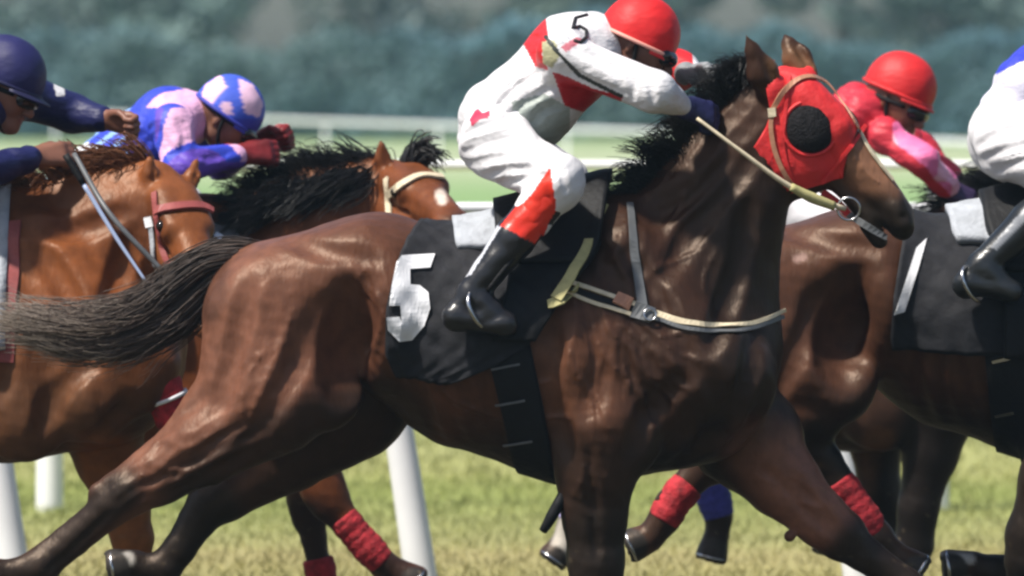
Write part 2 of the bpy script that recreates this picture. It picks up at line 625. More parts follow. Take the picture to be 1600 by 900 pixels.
def dome_mesh(name, c, nrm, R, height, seg=28, rings=8, lip=0.006):
    n = Vector(nrm).normalized()
    u = n.orthogonal().normalized(); v = n.cross(u)
    c = Vector(c)
    V = [c + n * height]
    F = []
    prof = [(math.sin(a), math.cos(a)) for a in np.linspace(0, math.pi / 2, rings + 1)[1:]]
    prof += [(1.06, 0.02), (1.06, -lip / height)]
    for rr, hh in prof:
        for i in range(seg):
            a = 2 * math.pi * i / seg
            V.append(c + (u * math.cos(a) + v * math.sin(a)) * R * rr + n * height * hh)
    for i in range(seg):
        F.append((0, 1 + i, 1 + (i + 1) % seg))
    for k in range(len(prof) - 1):
        for i in range(seg):
            a = 1 + k * seg
            F.append((a + i, a + seg + i, a + seg + (i + 1) % seg, a + (i + 1) % seg))
    F.append(tuple(1 + (len(prof) - 1) * seg + i for i in range(seg)))
    me = bpy.data.meshes.new(name)
    me.from_pydata([tuple(p) for p in V], [], F)
    bm = bmesh.new(); bm.from_mesh(me); bmesh.ops.recalc_face_normals(bm, faces=bm.faces); bm.to_mesh(me); bm.free()
    for p in me.polygons:
        p.use_smooth = len(p.vertices) < 6
    return me

def hair_mesh(name, guides, n, spread, r0, r1, seg=12, wav=0.01, lenvar=0.35, colfn=None, curl=0.0, seed=1, clumps=0):
    """guides: list of polylines (same number of points); strands are tapered three sided tubes"""
    rg = np.random.default_rng(seed)
    G = [np.array([list(p) for p in catmull_n(g, seg)]) for g in guides]
    V, Q, C = [], [], []
    ng = len(G)
    if clumps:
        cl_t = rg.uniform(0, ng - 1, clumps); cl_sp = rg.normal(size=(clumps, 3)) * spread[1]; cl_len = 1 - rg.uniform(0, lenvar, clumps); cl_ph = rg.uniform(0, 6.28, (clumps, 3)); cl_c = rg.uniform(0, 1, clumps)
    for s in range(n):
        t = rg.uniform(0, ng - 1); i = min(int(t), ng - 2); w = t - i
        if clumps:
            ci = s % clumps
            t = float(np.clip(cl_t[ci] + rg.normal() * .12, 0, ng - 1.001)); i = min(int(t), ng - 2); w = t - i
        path = G[i] * (1 - w) + G[i + 1] * w
        L = 1 - rg.uniform(0, lenvar)
        u = np.linspace(0, L, seg) * (seg - 1)
        lo = np.floor(u).astype(int); hi = np.minimum(lo + 1, seg - 1); fr = (u - lo)[:, None]
        path = path[lo] * (1 - fr) + path[hi] * fr
        uu = np.linspace(0, 1, seg)
        sp0 = rg.normal(size=3) * spread[0]; sp1 = rg.normal(size=3) * spread[1]
        if clumps:
            sp1 = cl_sp[ci] + rg.normal(size=3) * spread[1] * .28
        path = path + sp0 + np.outer(uu ** 1.3, sp1)
        ph = rg.uniform(0, 6.28, 3); fq = rg.uniform(4, 9)
        if clumps:
            ph = cl_ph[ci] + rg.normal(size=3) * .3; fq = 5 + 3 * cl_c[ci]
        path = path + wav * uu[:, None] * np.sin(fq * uu[:, None] + ph[None, :])
        tan = np.gradient(path, axis=0); tan /= np.linalg.norm(tan, axis=1)[:, None] + 1e-9
        ref = np.array([0.2, 1.0, 0.15])
        a = np.cross(tan, ref); a /= np.linalg.norm(a, axis=1)[:, None] + 1e-9
        b = np.cross(tan, a)
        rad = (r0 * (1 - uu ** 2) + r1 * uu ** 2) * rg.uniform(0.6, 1.3)
        base = len(V)
        c = rg.uniform(0, 1)
        if clumps:
            c = float(np.clip(cl_c[ci] * .7 + c * .3, 0, 1))
        for j in range(seg):
            for q in range(3):
                an = 2.094 * q
                V.append(path[j] + (a[j] * math.cos(an) + b[j] * math.sin(an)) * rad[j])
                C.append((c, uu[j]))
        for j in range(seg - 1):
            for q in range(3):
                k = (q + 1) % 3
                Q.append((base + j * 3 + q, base + j * 3 + k, base + j * 3 + 3 + k, base + j * 3 + 3 + q))
    C = np.array(C)
    cols = colfn(C[:, 0], C[:, 1]) if colfn else None
    return np_mesh(name, np.array(V), np.array(Q), True, cols)

def catmull_n(pts, n):
    pts = [Vector(p) for p in pts]
    L = [0]
    for a, b in zip(pts[:-1], pts[1:]):
        L.append(L[-1] + (b - a).length)
    dense = catmull(pts, L[-1] / 60)
    L = [0]
    for a, b in zip(dense[:-1], dense[1:]):
        L.append(L[-1] + (b - a).length)
    A = np.array([list(p) for p in dense]); L = np.array(L)
    t = np.linspace(0, L[-1], n)
    return [Vector((float(np.interp(x, L, A[:, 0])), float(np.interp(x, L, A[:, 1])), float(np.interp(x, L, A[:, 2])))) for x in t]

# ------------------------------------------------------------------ the setting: turf, hedge, trees, running rails
BANDS = [(0, (0.055, 0.05, 0.028)), (4.6, (0.06, 0.055, 0.03)), (5.6, (0.20, 0.19, 0.07)), (7.2, (0.29, 0.255, 0.115)), (8.4, (0.25, 0.25, 0.10)), (9.4, (0.225, 0.24, 0.085)),  # nearest bands, out of view, darkened to cut green bounce on the bellies
         (11.2, (0.205, 0.235, 0.07)), (12.6, (0.245, 0.25, 0.09)), (14.6, (0.27, 0.275, 0.11)), (18, (0.24, 0.265, 0.10)), (26, (0.17, 0.25, 0.06)),
         (60, (0.15, 0.25, 0.085)), (85, (0.19, 0.28, 0.12)), (110, (0.30, 0.34, 0.20)), (135, (0.28, 0.32, 0.19)), (160, (0.16, 0.24, 0.09))]

BANDS = [(y, tuple(min(.6, v * 1.12) for v in c)) for y, c in BANDS]

def turf_color(y):
    ys = np.array([b[0] for b in BANDS]); cs = np.array([b[1] for b in BANDS])
    return np.stack([np.interp(y, ys, cs[:, i]) for i in range(3)], -1)

def make_ground():
    m = bpy.data.materials.new('turf')
    m.use_nodes = True
    nt = m.node_tree
    p = nt.nodes['Principled BSDF']
    p.inputs['Roughness'].default_value = 0.9
    p.inputs['Specular IOR Level'].default_value = 0.15
    geo = nt.nodes.new('ShaderNodeNewGeometry')
    sep = nt.nodes.new('ShaderNodeSeparateXYZ')
    nt.links.new(geo.outputs['Position'], sep.inputs[0])
    mp = nt.nodes.new('ShaderNodeMapping')
    mp.inputs['Scale'].default_value = (0.12, 1.0, 1.0)
    nt.links.new(geo.outputs['Position'], mp.inputs['Vector'])
    n1 = nt.nodes.new('ShaderNodeTexNoise'); n1.inputs['Scale'].default_value = 0.6; n1.inputs['Detail'].default_value = 5
    nt.links.new(mp.outputs[0], n1.inputs['Vector'])
    wob = nt.nodes.new('ShaderNodeMath'); wob.operation = 'MULTIPLY_ADD'
    nt.links.new(n1.outputs['Fac'], wob.inputs[0]); wob.inputs[1].default_value = 1.6
    nt.links.new(sep.outputs['Y'], wob.inputs[2])
    sub = nt.nodes.new('ShaderNodeMath'); sub.operation = 'SUBTRACT'; sub.inputs[1].default_value = 0.8
    nt.links.new(wob.outputs[0], sub.inputs[0])
    # band position on a square root scale so near strips stay sharp
    sq = nt.nodes.new('ShaderNodeMath'); sq.operation = 'MAXIMUM'; sq.inputs[1].default_value = 0
    nt.links.new(sub.outputs[0], sq.inputs[0])
    s2 = nt.nodes.new('ShaderNodeMath'); s2.operation = 'SQRT'
    nt.links.new(sq.outputs[0], s2.inputs[0])
    dv = nt.nodes.new('ShaderNodeMath'); dv.operation = 'DIVIDE'; dv.inputs[1].default_value = math.sqrt(200)
    nt.links.new(s2.outputs[0], dv.inputs[0])
    cr = nt.nodes.new('ShaderNodeValToRGB')
    el = cr.color_ramp.elements
    el[0].position = 0; el[0].color = (*BANDS[0][1], 1)
    el[1].position = 1; el[1].color = (0.15, 0.22, 0.08, 1)
    for y, c in BANDS[1:]:
        e = el.new(math.sqrt(y / 200)); e.color = (*c, 1)
    nt.links.new(dv.outputs[0], cr.inputs[0])
    n2 = nt.nodes.new('ShaderNodeTexNoise'); n2.inputs['Scale'].default_value = 14; n2.inputs['Detail'].default_value = 6
    nt.links.new(mp.outputs[0], n2.inputs['Vector'])
    mr = nt.nodes.new('ShaderNodeMapRange'); mr.inputs['From Min'].default_value = 0.3; mr.inputs['From Max'].default_value = 0.7
    mr.inputs['To Min'].default_value = 0.7; mr.inputs['To Max'].default_value = 1.3
    nt.links.new(n2.outputs['Fac'], mr.inputs['Value'])
    sc_ = nt.nodes.new('ShaderNodeVectorMath'); sc_.operation = 'SCALE'
    nt.links.new(cr.outputs[0], sc_.inputs[0]); nt.links.new(mr.outputs[0], sc_.inputs['Scale'])
    nt.links.new(sc_.outputs[0], p.inputs['Base Color'])
    me = bpy.data.meshes.new('ground')
    S = 900
    me.from_pydata([(-S, -S, 0), (S, -S, 0), (S, S, 0), (-S, S, 0)], [], [(0, 1, 2, 3)])
    g = link('ground', me, m)
    g['kind'] = 'structure'
    g['label'] = 'mown turf of the racecourse in yellow green strips'

    # grass blades near the rails
    rg = np.random.default_rng(3)
    mb = mat('grass_blades', rough=0.7, spec=0.2, attr=True)
    def blades(n, x0, x1, y0, y1, w, hgt):
        y = rg.uniform(y0, y1, n); x = rg.uniform(x0, x1, n)
        hh = hgt * rg.uniform(0.4, 1.2, n); a = rg.uniform(0, 6.28, n)
        lean = rg.normal(size=(n, 2)) * hh[:, None] * 0.45
        dx, dy = np.cos(a) * w * 0.5, np.sin(a) * w * 0.5
        V = np.zeros((n, 4, 3))
        V[:, 0] = np.stack([x - dx, y - dy, np.full(n, -0.005)], 1)
        V[:, 1] = np.stack([x + dx, y + dy, np.full(n, -0.005)], 1)
        V[:, 2] = np.stack([x + dx * .6 + lean[:, 0] * .4, y + dy * .6 + lean[:, 1] * .4, hh * .6], 1)
        V[:, 3] = np.stack([x + lean[:, 0], y + lean[:, 1], hh], 1)
        c = turf_color(y + 0.5 * np.sin(x * 0.5 + y) + rg.normal(size=n) * 0.25) * rg.uniform(0.85, 1.15, n)[:, None]
        c *= (1 + .13 * np.sin(y * 5.3 + .5 * np.sin(x * .4)) + .1 * np.sin(y * 11.7 + 1.3 * np.sin(x * .3 + 1)) + .08 * np.sin(y * 23 + x * .2))[:, None]
        dry = rg.uniform(size=n) < 0.2
        c[dry] = c[dry] * 0.75 + np.array([0.3, 0.26, 0.12]) * 0.25
        return V.reshape(-1, 3), np.repeat(c, 4, 0)
    parts = [blades(70000, -5, 5, 1.5, 12, 0.007, 0.034), blades(45000, -6.5, 6.5, 12, 26, 0.014, 0.038), blades(30000, -11, 11, 26, 60, 0.04, 0.06)]
    V = np.concatenate([q[0] for q in parts]); C = np.concatenate([q[1] for q in parts])
    Q = np.arange(len(V)).reshape(-1, 4)
    g = link('grass', np_mesh('grass', V, Q, False, C), mb)
    g['kind'] = 'stuff'; g['label'] = 'short yellow green grass of the track'; g['category'] = 'grass'

make_ground()

def leaf_cloud(P, N, size, rg):
    """one quad per point, roughly facing along N with jitter"""
    n = len(P)
    N = N + rg.normal(size=(n, 3)) * 0.7
    N /= np.linalg.norm(N, axis=1)[:, None] + 1e-9
    r = rg.normal(size=(n, 3))
    U = np.cross(N, r); U /= np.linalg.norm(U, axis=1)[:, None] + 1e-9
    W = np.cross(N, U)
    s = size * rg.uniform(0.6, 1.4, n)[:, None]
    V = np.stack([P - U * s, P - W * s * 0.55 + N * s * 0.15, P + U * s, P + W * s * 0.55 + N * s * 0.15], 1)
    return V.reshape(-1, 3)

def foliage_mat(name, c, tr=0.0):
    m = mat(name, rough=0.6, spec=0.25, attr=True)
    return m

M['hedge'] = foliage_mat('hedge_leaves', None)
M['crown'] = foliage_mat('tree_leaves', None)
M['bark'] = mat('bark', (0.09, 0.07, 0.055), rough=0.9, noise=0.3, bump=0.6, bscale=6)

def make_hedge():
    rg = np.random.default_rng(11)
    root = thing('hedge', 'long dark blue green hedge behind the racecourse', 'hedge', (0, 160, 0))
    L = 45.0; y0 = 158.0
    top = lambda x: 2.55 + 0.28 * np.sin(x * 0.37 + 1) + 0.2 * np.sin(x * 1.13) + 0.12 * np.sin(x * 2.7 + 2)
    n = 52000
    x = rg.uniform(-L, L, n)
    z = rg.uniform(0, 1, n) ** 0.9 * (top(x) + rg.normal(size=n) * 0.12)
    y = y0 + 0.14 * np.sin(x * 0.8 + z * 1.7) + 0.1 * np.sin(x * 2.1 - z * 2.3) + rg.uniform(0, 0.4, n)
    # shallow bays between the shoots
    P = np.stack([x, y, z], 1)
    N = np.tile(np.array([0, -1.0, 0.5]), (n, 1))
    n2 = 14000
    x2 = rg.uniform(-L, L, n2); y2 = y0 + rg.uniform(0.2, 2.6, n2)
    P2 = np.stack([x2, y2, top(x2) + rg.normal(size=n2) * 0.1], 1)
    N2 = np.tile(np.array([0, -0.2, 1.0]), (n2, 1))
    P = np.concatenate([P, P2]); N = np.concatenate([N, N2])
    V = leaf_cloud(P, N, 0.13, rg)
    base = np.array([0.075, 0.148, 0.172])  # blue of the distant haze put into the leaf colour
    cl = 0.95 + 0.14 * vnoise(P, 0.9, 5) + rg.normal(size=len(P)) * 0.1
    C = base[None, :] * np.clip(cl, 0.35, 1.7)[:, None]
    hue = vnoise(P, 0.6, 9)
    C[:, 0] *= 1 + 0.2 * hue; C[:, 2] *= 1 - 0.15 * hue
    link('foliage', np_mesh('hedge_foliage', V, np.arange(len(V)).reshape(-1, 4), False, np.repeat(C, 4, 0)), M['hedge'], root)['kind'] = 'stuff'
    # woody core so that no light passes
    xs = np.linspace(-L, L, 120)
    G = []
    for x_ in xs:
        t = float(top(x_)) - 0.15
        G.append([(x_, y0 + 0.9, 0), (x_, y0 + 0.7, t * .5), (x_, y0 + 0.9, t), (x_, y0 + 2.4, t), (x_, y0 + 2.6, 0)])
    G = np.array(G)
    nx, k, _ = G.shape
    Q = [(i * k + j, (i + 1) * k + j, (i + 1) * k + (j + 1) % k, i * k + (j + 1) % k) for i in range(nx - 1) for j in range(k)]
    link('branches', np_mesh('hedge_branches', G.reshape(-1, 3), np.array(Q), False), M['bark'], root)

make_hedge()

def make_tree(x, y, hgt, rad, seed, tone, label):
    rg = np.random.default_rng(seed)
    root = thing('broadleaf_tree', label, 'tree', (x, y, 0), 'trees behind the hedge')
    pts = [(x, y, -0.1), (x + rg.normal() * .15, y, hgt * .3), (x + rg.normal() * .3, y + .2, hgt * .7)]
    link('trunk', tube_mesh('trunk', pts, [0.3, 0.2, 0.07], 8, 0.6), M['bark'], root)
    # clumps
    nc = 26
    P, N, S = [], [], []
    for c in range(nc):
        a = rg.uniform(0, 6.28); rr = rad * math.sqrt(rg.uniform(0, 1)) * 0.8
        zc = rg.uniform(hgt * 0.22, hgt * 0.95)
        wz = 1 - abs(zc / hgt - 0.5) * 0.9
        cc = np.array([x + math.cos(a) * rr * wz, y + math.sin(a) * rr * wz, zc])
        cr = rg.uniform(0.7, 1.25)
        m = 170
        d = rg.normal(size=(m, 3)); d /= np.linalg.norm(d, axis=1)[:, None]
        P.append(cc + d * cr * rg.uniform(0.6, 1.0, m)[:, None] * np.array([1.15, 1.15, 0.8])); N.append(d + np.array([0, 0, .4]))
        S.append(np.full(m, rg.uniform(0.7, 1.3)))
        if c < 5:
            link('limb', tube_mesh('limb', [(x, y, hgt * .3 + c * .3), ((x + cc[0]) / 2, (y + cc[1]) / 2, (hgt * .35 + zc) / 2 + .3), tuple(cc)], [0.1, 0.06, 0.02], 6, 0.6), M['bark'], root)
    P = np.concatenate(P); N = np.concatenate(N); S = np.concatenate(S)
    V = leaf_cloud(P, N, 0.16, rg)
    C = np.array(tone)[None, :] * (S * rg.uniform(0.75, 1.25, len(S)))[:, None]
    link('crown', np_mesh('crown', V, np.arange(len(V)).reshape(-1, 4), False, np.repeat(C, 4, 0)), M['crown'], root)

TONES = [(0.15, 0.215, 0.195), (0.17, 0.225, 0.205), (0.14, 0.205, 0.185), (0.19, 0.23, 0.21), (0.155, 0.215, 0.175)]
tree_words = ['first tree from the left behind the hedge', 'second tree from the left behind the hedge', 'third tree from the left behind the hedge',
              'fourth tree from the left behind the hedge', 'middle tree behind the hedge, above the white and red rider', 'sixth tree from the left behind the hedge',
              'tree behind the hedge above the red blinker hood', 'tree behind the hedge above the rider in the red cap', 'rightmost tree behind the hedge']
for i in range(9):
    make_tree(-15.5 + i * 3.9 + 0.7 * math.sin(i * 2.3), 166 + 2.5 * math.sin(i * 1.7), 7.5 + math.sin(i * 1.3), 3.0 + 0.5 * math.cos(i), 100 + i, TONES[i % 5], 'pale green ' + tree_words[i])

def make_rail(name, label, D, ztop, post_x, lean, rpost, rrail, bracket=True):
    fr = Frame(D - CAM_D)
    y = fr.y0
    root = thing(name, label, 'rail', (0, y, 0))
    xs = [(p - 800) * fr.m for p in post_x]
    link('top_rail', tube_mesh('top_rail', [(xs[0] - 8, y, ztop), (xs[-1] + 8, y, ztop)], rrail, 14, 1.0), M['post'], root)
    for x in xs:
        P = [(x, y + 0.02, -0.05), (x - lean * ztop * .5, y + 0.05, ztop * .5), (x - lean * ztop * .93, y + 0.07, ztop * .88), (x - lean * ztop, y + 0.03, ztop * .985)]
        o = link('post', tube_mesh('post', P, [rpost * 1.08, rpost, rpost * .9, rpost * .6], 14, 0.08), M['post'], root)
        link('bracket', tube_mesh('bracket', [(x - lean * ztop - .05, y, ztop), (x - lean * ztop + .05, y, ztop)], rrail * 1.25, 12), M['post'], o)
    return root

make_rail('running_rail', 'white plastic running rail with leaning posts just behind the horses', 25.2, 1.385, [-1240, -605, 30, 665, 1351, 2000, 2640], 0.165, 0.055, 0.02)
make_rail('running_rail', 'white running rail with upright posts farther behind the horses', 29.9, 1.47, [-1306, 77, 1462, 2843], 0.0, 0.055, 0.022)

def make_far_rail():
    a = Vector((-14.3, 119, 0)); b = Vector((12.6, 22.3, 0))
    root = thing('boundary_rail', 'thick white rail crossing far behind in front of the hedge', 'rail', (0, 66, 0))
    d = (b - a) / (b - a).length
    # visible stretch: passes 100 m at left, 72 m at right
    A = Vector((-3.5, 80, 0)); B = Vector((4.3, 52, 0))
    u = (B - A).normalized()
    A2 = A - u * 45; B2 = B + u * 12
    L = (B2 - A2).length
    up = Vector((0, 0, 1.1))
    link('top_rail', tube_mesh('top_rail', [A2 + up, B2 + up], 0.036, 12, 2.0), M['post'], root)
    k = int(L / 6.0)
    for i in range(k):
        p = A2 + u * (i * 6.0 + 0.5)
        link('post', tube_mesh('post', [p - Vector((0, 0, .05)), p + Vector((0, 0, 1.06))], 0.02, 10), M['post'], root)
make_far_rail()

# the hazy air over the course
def make_haze():
    m = bpy.data.materials.new('haze')
    m.use_nodes = True
    nt = m.node_tree
    nt.nodes.remove(nt.nodes['Principled BSDF'])
    v = nt.nodes.new('ShaderNodeVolumePrincipled')
    v.inputs['Color'].default_value = (0.5, 0.76, 1.0, 1)
    v.inputs['Density'].default_value = 0.0005
    v.inputs['Anisotropy'].default_value = 0.0
    nt.links.new(v.outputs[0], nt.nodes['Material Output'].inputs['Volume'])
    x, y0, y1, z0, z1 = 120, -40, 190, -1.0, 14.0
    me = bpy.data.meshes.new('haze')
    me.from_pydata([(-x, y0, z0), (x, y0, z0), (x, y1, z0), (-x, y1, z0), (-x, y0, z1), (x, y0, z1), (x, y1, z1), (-x, y1, z1)], [],
                   [(0, 3, 2, 1), (4, 5, 6, 7), (0, 1, 5, 4), (1, 2, 6, 5), (2, 3, 7, 6), (3, 0, 4, 7)])
    o = link('haze', me, m)
    o['kind'] = 'stuff'; o['label'] = 'thin bluish haze over the racecourse'; o['category'] = 'haze'
make_haze()
# ------------------------------------------------------------------ horses
def horse_trunk(b, f, lean=1.0):
    """trunk prims in the front horse's picture coordinates"""
    P, r = f, f.r
    # barrel, loin, croup, chest
    b.rc(P(430, 488), r(114), P(592, 460), r(123), 1.14, 0.05)
    b.rc(P(585, 465), r(124), P(745, 535), r(158), 1.0, 0.06)
    b.rc(P(745, 540), r(158), P(885, 560), r(182), 0.92, 0.06)
    b.rc(P(885, 560), r(182), P(1040, 560), r(158), 0.80, 0.06)
    b.rc(P(720, 440), r(80), P(950, 385), r(88), 0.9, 0.06)          # back and withers
    b.rc(P(930, 640), r(112), P(1090, 620), r(105), 1.05, 0.05)      # breast floor
    b.rc(P(1060, 560), r(150), P(1110, 560), r(108), 1.05, 0.05)
    for s in (-1, 1):
        # shoulder blade, point of shoulder, triceps
        b.rc(P(975, 400, s * .10), r(62), P(1100, 570, s * .17), r(80), 0.9, 0.035)
        b.rc(P(905, 560, s * .17), r(92), P(955, 670, s * .19), r(80), 0.7, 0.025)
        b.rc(P(1000, 500, s * .16), r(70), P(960, 640, s * .2), r(66), 0.65, 0.02)
        b.ball(P(1130, 590, s * .14), r(82), 0.9, 0.03)
        # croup muscles
        b.rc(P(440, 456, s * .11), r(74), P(566, 424, s * .12), r(78), 0.95, 0.04)
        b.ball(P(600, 420, s * .19), r(28), 1.0, 0.05)                 # point of hip

def leg(b, f, pts, ys=0.9, k=0.015):
    b.chain([(f(x, y, d), f.r(rr)) for x, y, d, rr in pts], ys, k)

HOOFS = []
def hoof(b, f, a, c, r0, r1, k=0.006):
    """hoof from coronet a to sole c: a flaring wall, hollow underneath"""
    A, C = f(*a), f(*c)
    d = (C - A).normalized()
    b.rc(A, f.r(r0), C, f.r(r1), 0.95, k)
    b.ball(C + d * (.055 + f.r(r1) * .25), .06, 1, .004, '-')
    HOOFS.append((C + d * f.r(r1) * .12, d, f.r(r1) * .98))

COATS = {
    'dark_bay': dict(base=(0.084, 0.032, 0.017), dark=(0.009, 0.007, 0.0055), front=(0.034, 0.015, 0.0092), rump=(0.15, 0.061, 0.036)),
    'chestnut': dict(base=(0.16, 0.052, 0.018), dark=(0.13, 0.042, 0.014), front=(0.185, 0.058, 0.018), rump=(0.2, 0.08, 0.03)),
    'bay': dict(base=(0.17, 0.05, 0.016), dark=(0.016, 0.01, 0.009), front=(0.14, 0.042, 0.014), rump=(0.17, 0.055, 0.022)),
    'brown': dict(base=(0.05, 0.026, 0.015), dark=(0.008, 0.007, 0.007), front=(0.045, 0.022, 0.014), rump=(0.07, 0.034, 0.02)),
    'light_bay': dict(base=(0.058, 0.024, 0.013), dark=(0.010, 0.008, 0.0065), front=(0.07, 0.027, 0.013), rump=(0.095, 0.041, 0.025)),
}

def make_probe(b, h=0.014):
    bod = b.mesh('probe', h=h, smooth=1)
    bpy.data.meshes.remove(bod)
    return BVHTree.FromPolygons([tuple(v) for v in b.V], [tuple(v) for v in b.Q])

def mark(b, f, probe, pts, rad, delta, op='-', k=0.03, taper=True):
    """a groove or ridge laid along the near surface"""
    P_ = catmull([Vector((p[0], 0, p[1])) for p in pts], 12)
    pos = []
    n = len(P_)
    for i, p in enumerate(P_):
        w = f(p.x, p.z)
        hh = cast_y([probe], w.x, w.z, f.y0)
        if hh:
            e = math.sin(math.pi * (i + .5) / n) ** .5 if taper else 1
            nn = hh[1] if hh[1].y < 0 else -hh[1]
            off = (rad - delta * e)
            pos.append(hh[0] + nn * (off if op == '-' else -off))
    for u, v in zip(pos[:-1], pos[1:]):
        if (u - v).length < 0.1:
            b.rc(u, rad, v, rad, 1, k, op)

def trunk_marks(b, f, probe):
    m = lambda *a, **k: mark(b, f, probe, *a, **k)
    m([(565, 455), (556, 530), (540, 610)], .085, .024, '-', .06)
    m([(500, 470), (478, 540), (440, 615), (385, 690)], .03, .007, '-', .03)
    m([(392, 440), (372, 540), (345, 640)], .03, .006, '-', .03)
    m([(612, 440), (616, 530), (590, 610)], .04, .010, '+', .04)
    m([(455, 372), (520, 392), (590, 400)], .03, .004, '-', .03)
    m([(985, 395), (1030, 470), (1078, 560)], .03, .007, '-', .03)
    m([(862, 500), (856, 600), (884, 690)], .035, .012, '-', .03)
    m([(985, 700), (1010, 640), (1075, 575)], .03, .010, '-', .03)
    m([(920, 470), (935, 560), (920, 640)], .03, .005, '-', .03)
    m([(1130, 650), (1095, 690), (1060, 720)], .03, .008, '-', .03)
    for x in range(650, 860, 34):
        m([(x, 520), (x + 10, 600), (x + 34, 680)], .02, .003, '-', .02)

def vert_normals(V, Q):
    N = np.zeros_like(V)
    fn = np.cross(V[Q[:, 2]] - V[Q[:, 0]], V[Q[:, 3]] - V[Q[:, 1]])
    for a in range(4):
        np.add.at(N, Q[:, a], fn)
    return N / (np.linalg.norm(N, axis=1)[:, None] + 1e-12)

def streaks(V, x, y, ang, lam, seed):
    """ridged streaks along direction ang (deg, picture sense), spacing lam px"""
    c, s = math.cos(math.radians(ang)), math.sin(math.radians(ang))
    w = 14 * vnoise(V, 9, seed) + 7 * vnoise(V, 22, seed + 1)
    ph = (-x * s + y * c + w) / lam
    return 1 - np.abs(np.sin(math.pi * ph)) * 1.6

def coat_fn(f, coat, darklines, hooves=(), xs=None, white=(), extra=None):
    c = COATS[coat]
    def fn(V):
        x, y = f.inv(V[:, 0], V[:, 2])
        nz = vnoise(V, 5.0, 3)
        col = np.tile(np.array(c['base']), (len(V), 1))
        x0, x1, x2 = xs if xs else (310, 700, 1000)
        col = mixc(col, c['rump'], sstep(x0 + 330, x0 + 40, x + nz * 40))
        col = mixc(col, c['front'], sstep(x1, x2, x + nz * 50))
        if extra:
            col = extra(col, x, y, V, nz)
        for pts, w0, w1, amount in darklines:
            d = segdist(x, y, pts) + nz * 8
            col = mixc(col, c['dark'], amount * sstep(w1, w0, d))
        for pts, w0, w1, cc in white:
            d = segdist(x, y, pts)
            col = mixc(col, cc, sstep(w1, w0, d))
        for (hx, hy, hr) in hooves:
            col = mixc(col, (0.03, 0.027, 0.025), sstep(hr, hr * .8, np.hypot(x - hx, y - hy)))
        sp = sstep(.95, 1.25, vnoise(V, 150, 91)) * sstep(.62, .3, V[:, 2])
        col = mixc(col, (0.17, 0.13, 0.08), .55 * sp)
        return col * (1 + 0.08 * nz)[:, None]
    return fn

def head_prims(b, P, r, poll, muzzle, lat, jaw, top, sz=1.0, mouth=True):
    """a horse's head from poll to muzzle; lat = unit lateral vector, top = towards the forehead side"""
    ax = (muzzle - poll)
    L = ax.length
    a = ax.normalized()
    w = lat.normalized()
    t = (top - a * top.dot(a)).normalized()
    q = lambda s, u, v: poll + a * (s * L) + t * (u * L) + w * (v * L)
    def rc(p, rp, s, rs, k=0.02, op='+', ys=1.0):
        b.rc(p, rp * L, s, rs * L, ys, k, op)
    rc(q(.02, .0, 0), .13, q(.28, .02, 0), .135)
    for s in (-1, 1):
        rc(q(.08, .04, s * .06), .10, q(.34, .06, s * .085), .085)      # temple, brow
        rc(q(.12, -.13, s * .065), .105, q(.40, -.15, s * .05), .075)   # cheek
        rc(q(.36, .06, s * .05), .062, q(.80, .04, s * .035), .05, .015)  # nasal sides
        rc(q(.5, -.02, s * .045), .055, q(.72, -.03, s * .03), .045, .02)
        rc(q(.86, .02, s * .062), .058, q(.95, -.01, s * .06), .056, .012)   # nostril rim
        b.ball(q(.925, .02, s * .108), .022 * L, 1.0, .006, '-')         # nostril
        b.ball(q(.30, .055, s * .175), .034 * L, 1.0, .012, '-')         # eye socket
        rc(q(.25, .105, s * .135), .022, q(.37, .09, s * .13), .018, .01)  # eye ridge
        rc(q(.30, -.02, s * .12), .015, q(.62, .0, s * .075), .014, .012)  # facial crest
    rc(q(.35, .045, 0), .106, q(.9, .0, 0), .09, .02)
    rc(q(.4, -.11, 0), .078, q(.82, -.11, 0), .058, .02)
    rc(q(.9, -.01, 0), .088, q(.965, -.03, 0), .072, .015)
    rc(q(.84, -.15, 0), .055, q(.94, -.165, 0), .048, .012)              # lower lip
    if mouth:
        rc(q(.80, -.105, -.12), .012, q(.99, -.105, -.12), .016, .006, '-')
        rc(q(.80, -.105, .12), .012, q(.99, -.105, .12), .016, .006, '-')
        rc(q(.84, -.105, -.0), .010, q(1.05, -.105, .0), .02, .006, '-')
    return q, L

def ear(b, base, tip, r0, ys=0.7):
    base, tip = Vector(base), Vector(tip)
    m1 = base.lerp(tip, .4)
    b.rc(base, r0 * .8, m1, r0, ys, 0.012)
    b.rc(m1, r0 * .95, base.lerp(tip, .75), r0 * .5, ys, 0.01)
    b.rc(base.lerp(tip, .75), r0 * .5, tip, r0 * .08, ys, 0.01)
    # hollow of the ear
    o = Vector((r0 * .5, -r0 * .75, 0))
    b.rc(base.lerp(tip, .22) + o, r0 * .35, base.lerp(tip, .75) + o * .8, r0 * .28, 1.0, 0.006, '-')

def finish_body(b, name, f, h, coatfn, root, relief=None):
    me = b.mesh(name, h=h, smooth=2)
    bpy.data.meshes.remove(me)
    V, Q = b.V, b.Q
    N = vert_normals(V, Q)
    d = .0014 * vnoise(V, 16, 31) + .0010 * vnoise(V, 60, 32)
    if relief is not None:
        x, y = f.inv(V[:, 0], V[:, 2])
        d = d + relief(V, x, y)
    V = V + N * d[:, None]
    b.V = V
    me = np_mesh(name, V, Q, True, coatfn(V))
    o = link('body', me, M['coat'], root)
    for c, d_, r_ in HOOFS:
        link('horseshoe', ring_mesh('horseshoe', c, r_ * .9, .0055, d_, 22, 6), M['metal'], root)
    HOOFS.clear()
    return o, BVHTree.FromPolygons([tuple(v) for v in V], [tuple(q) for q in Q])

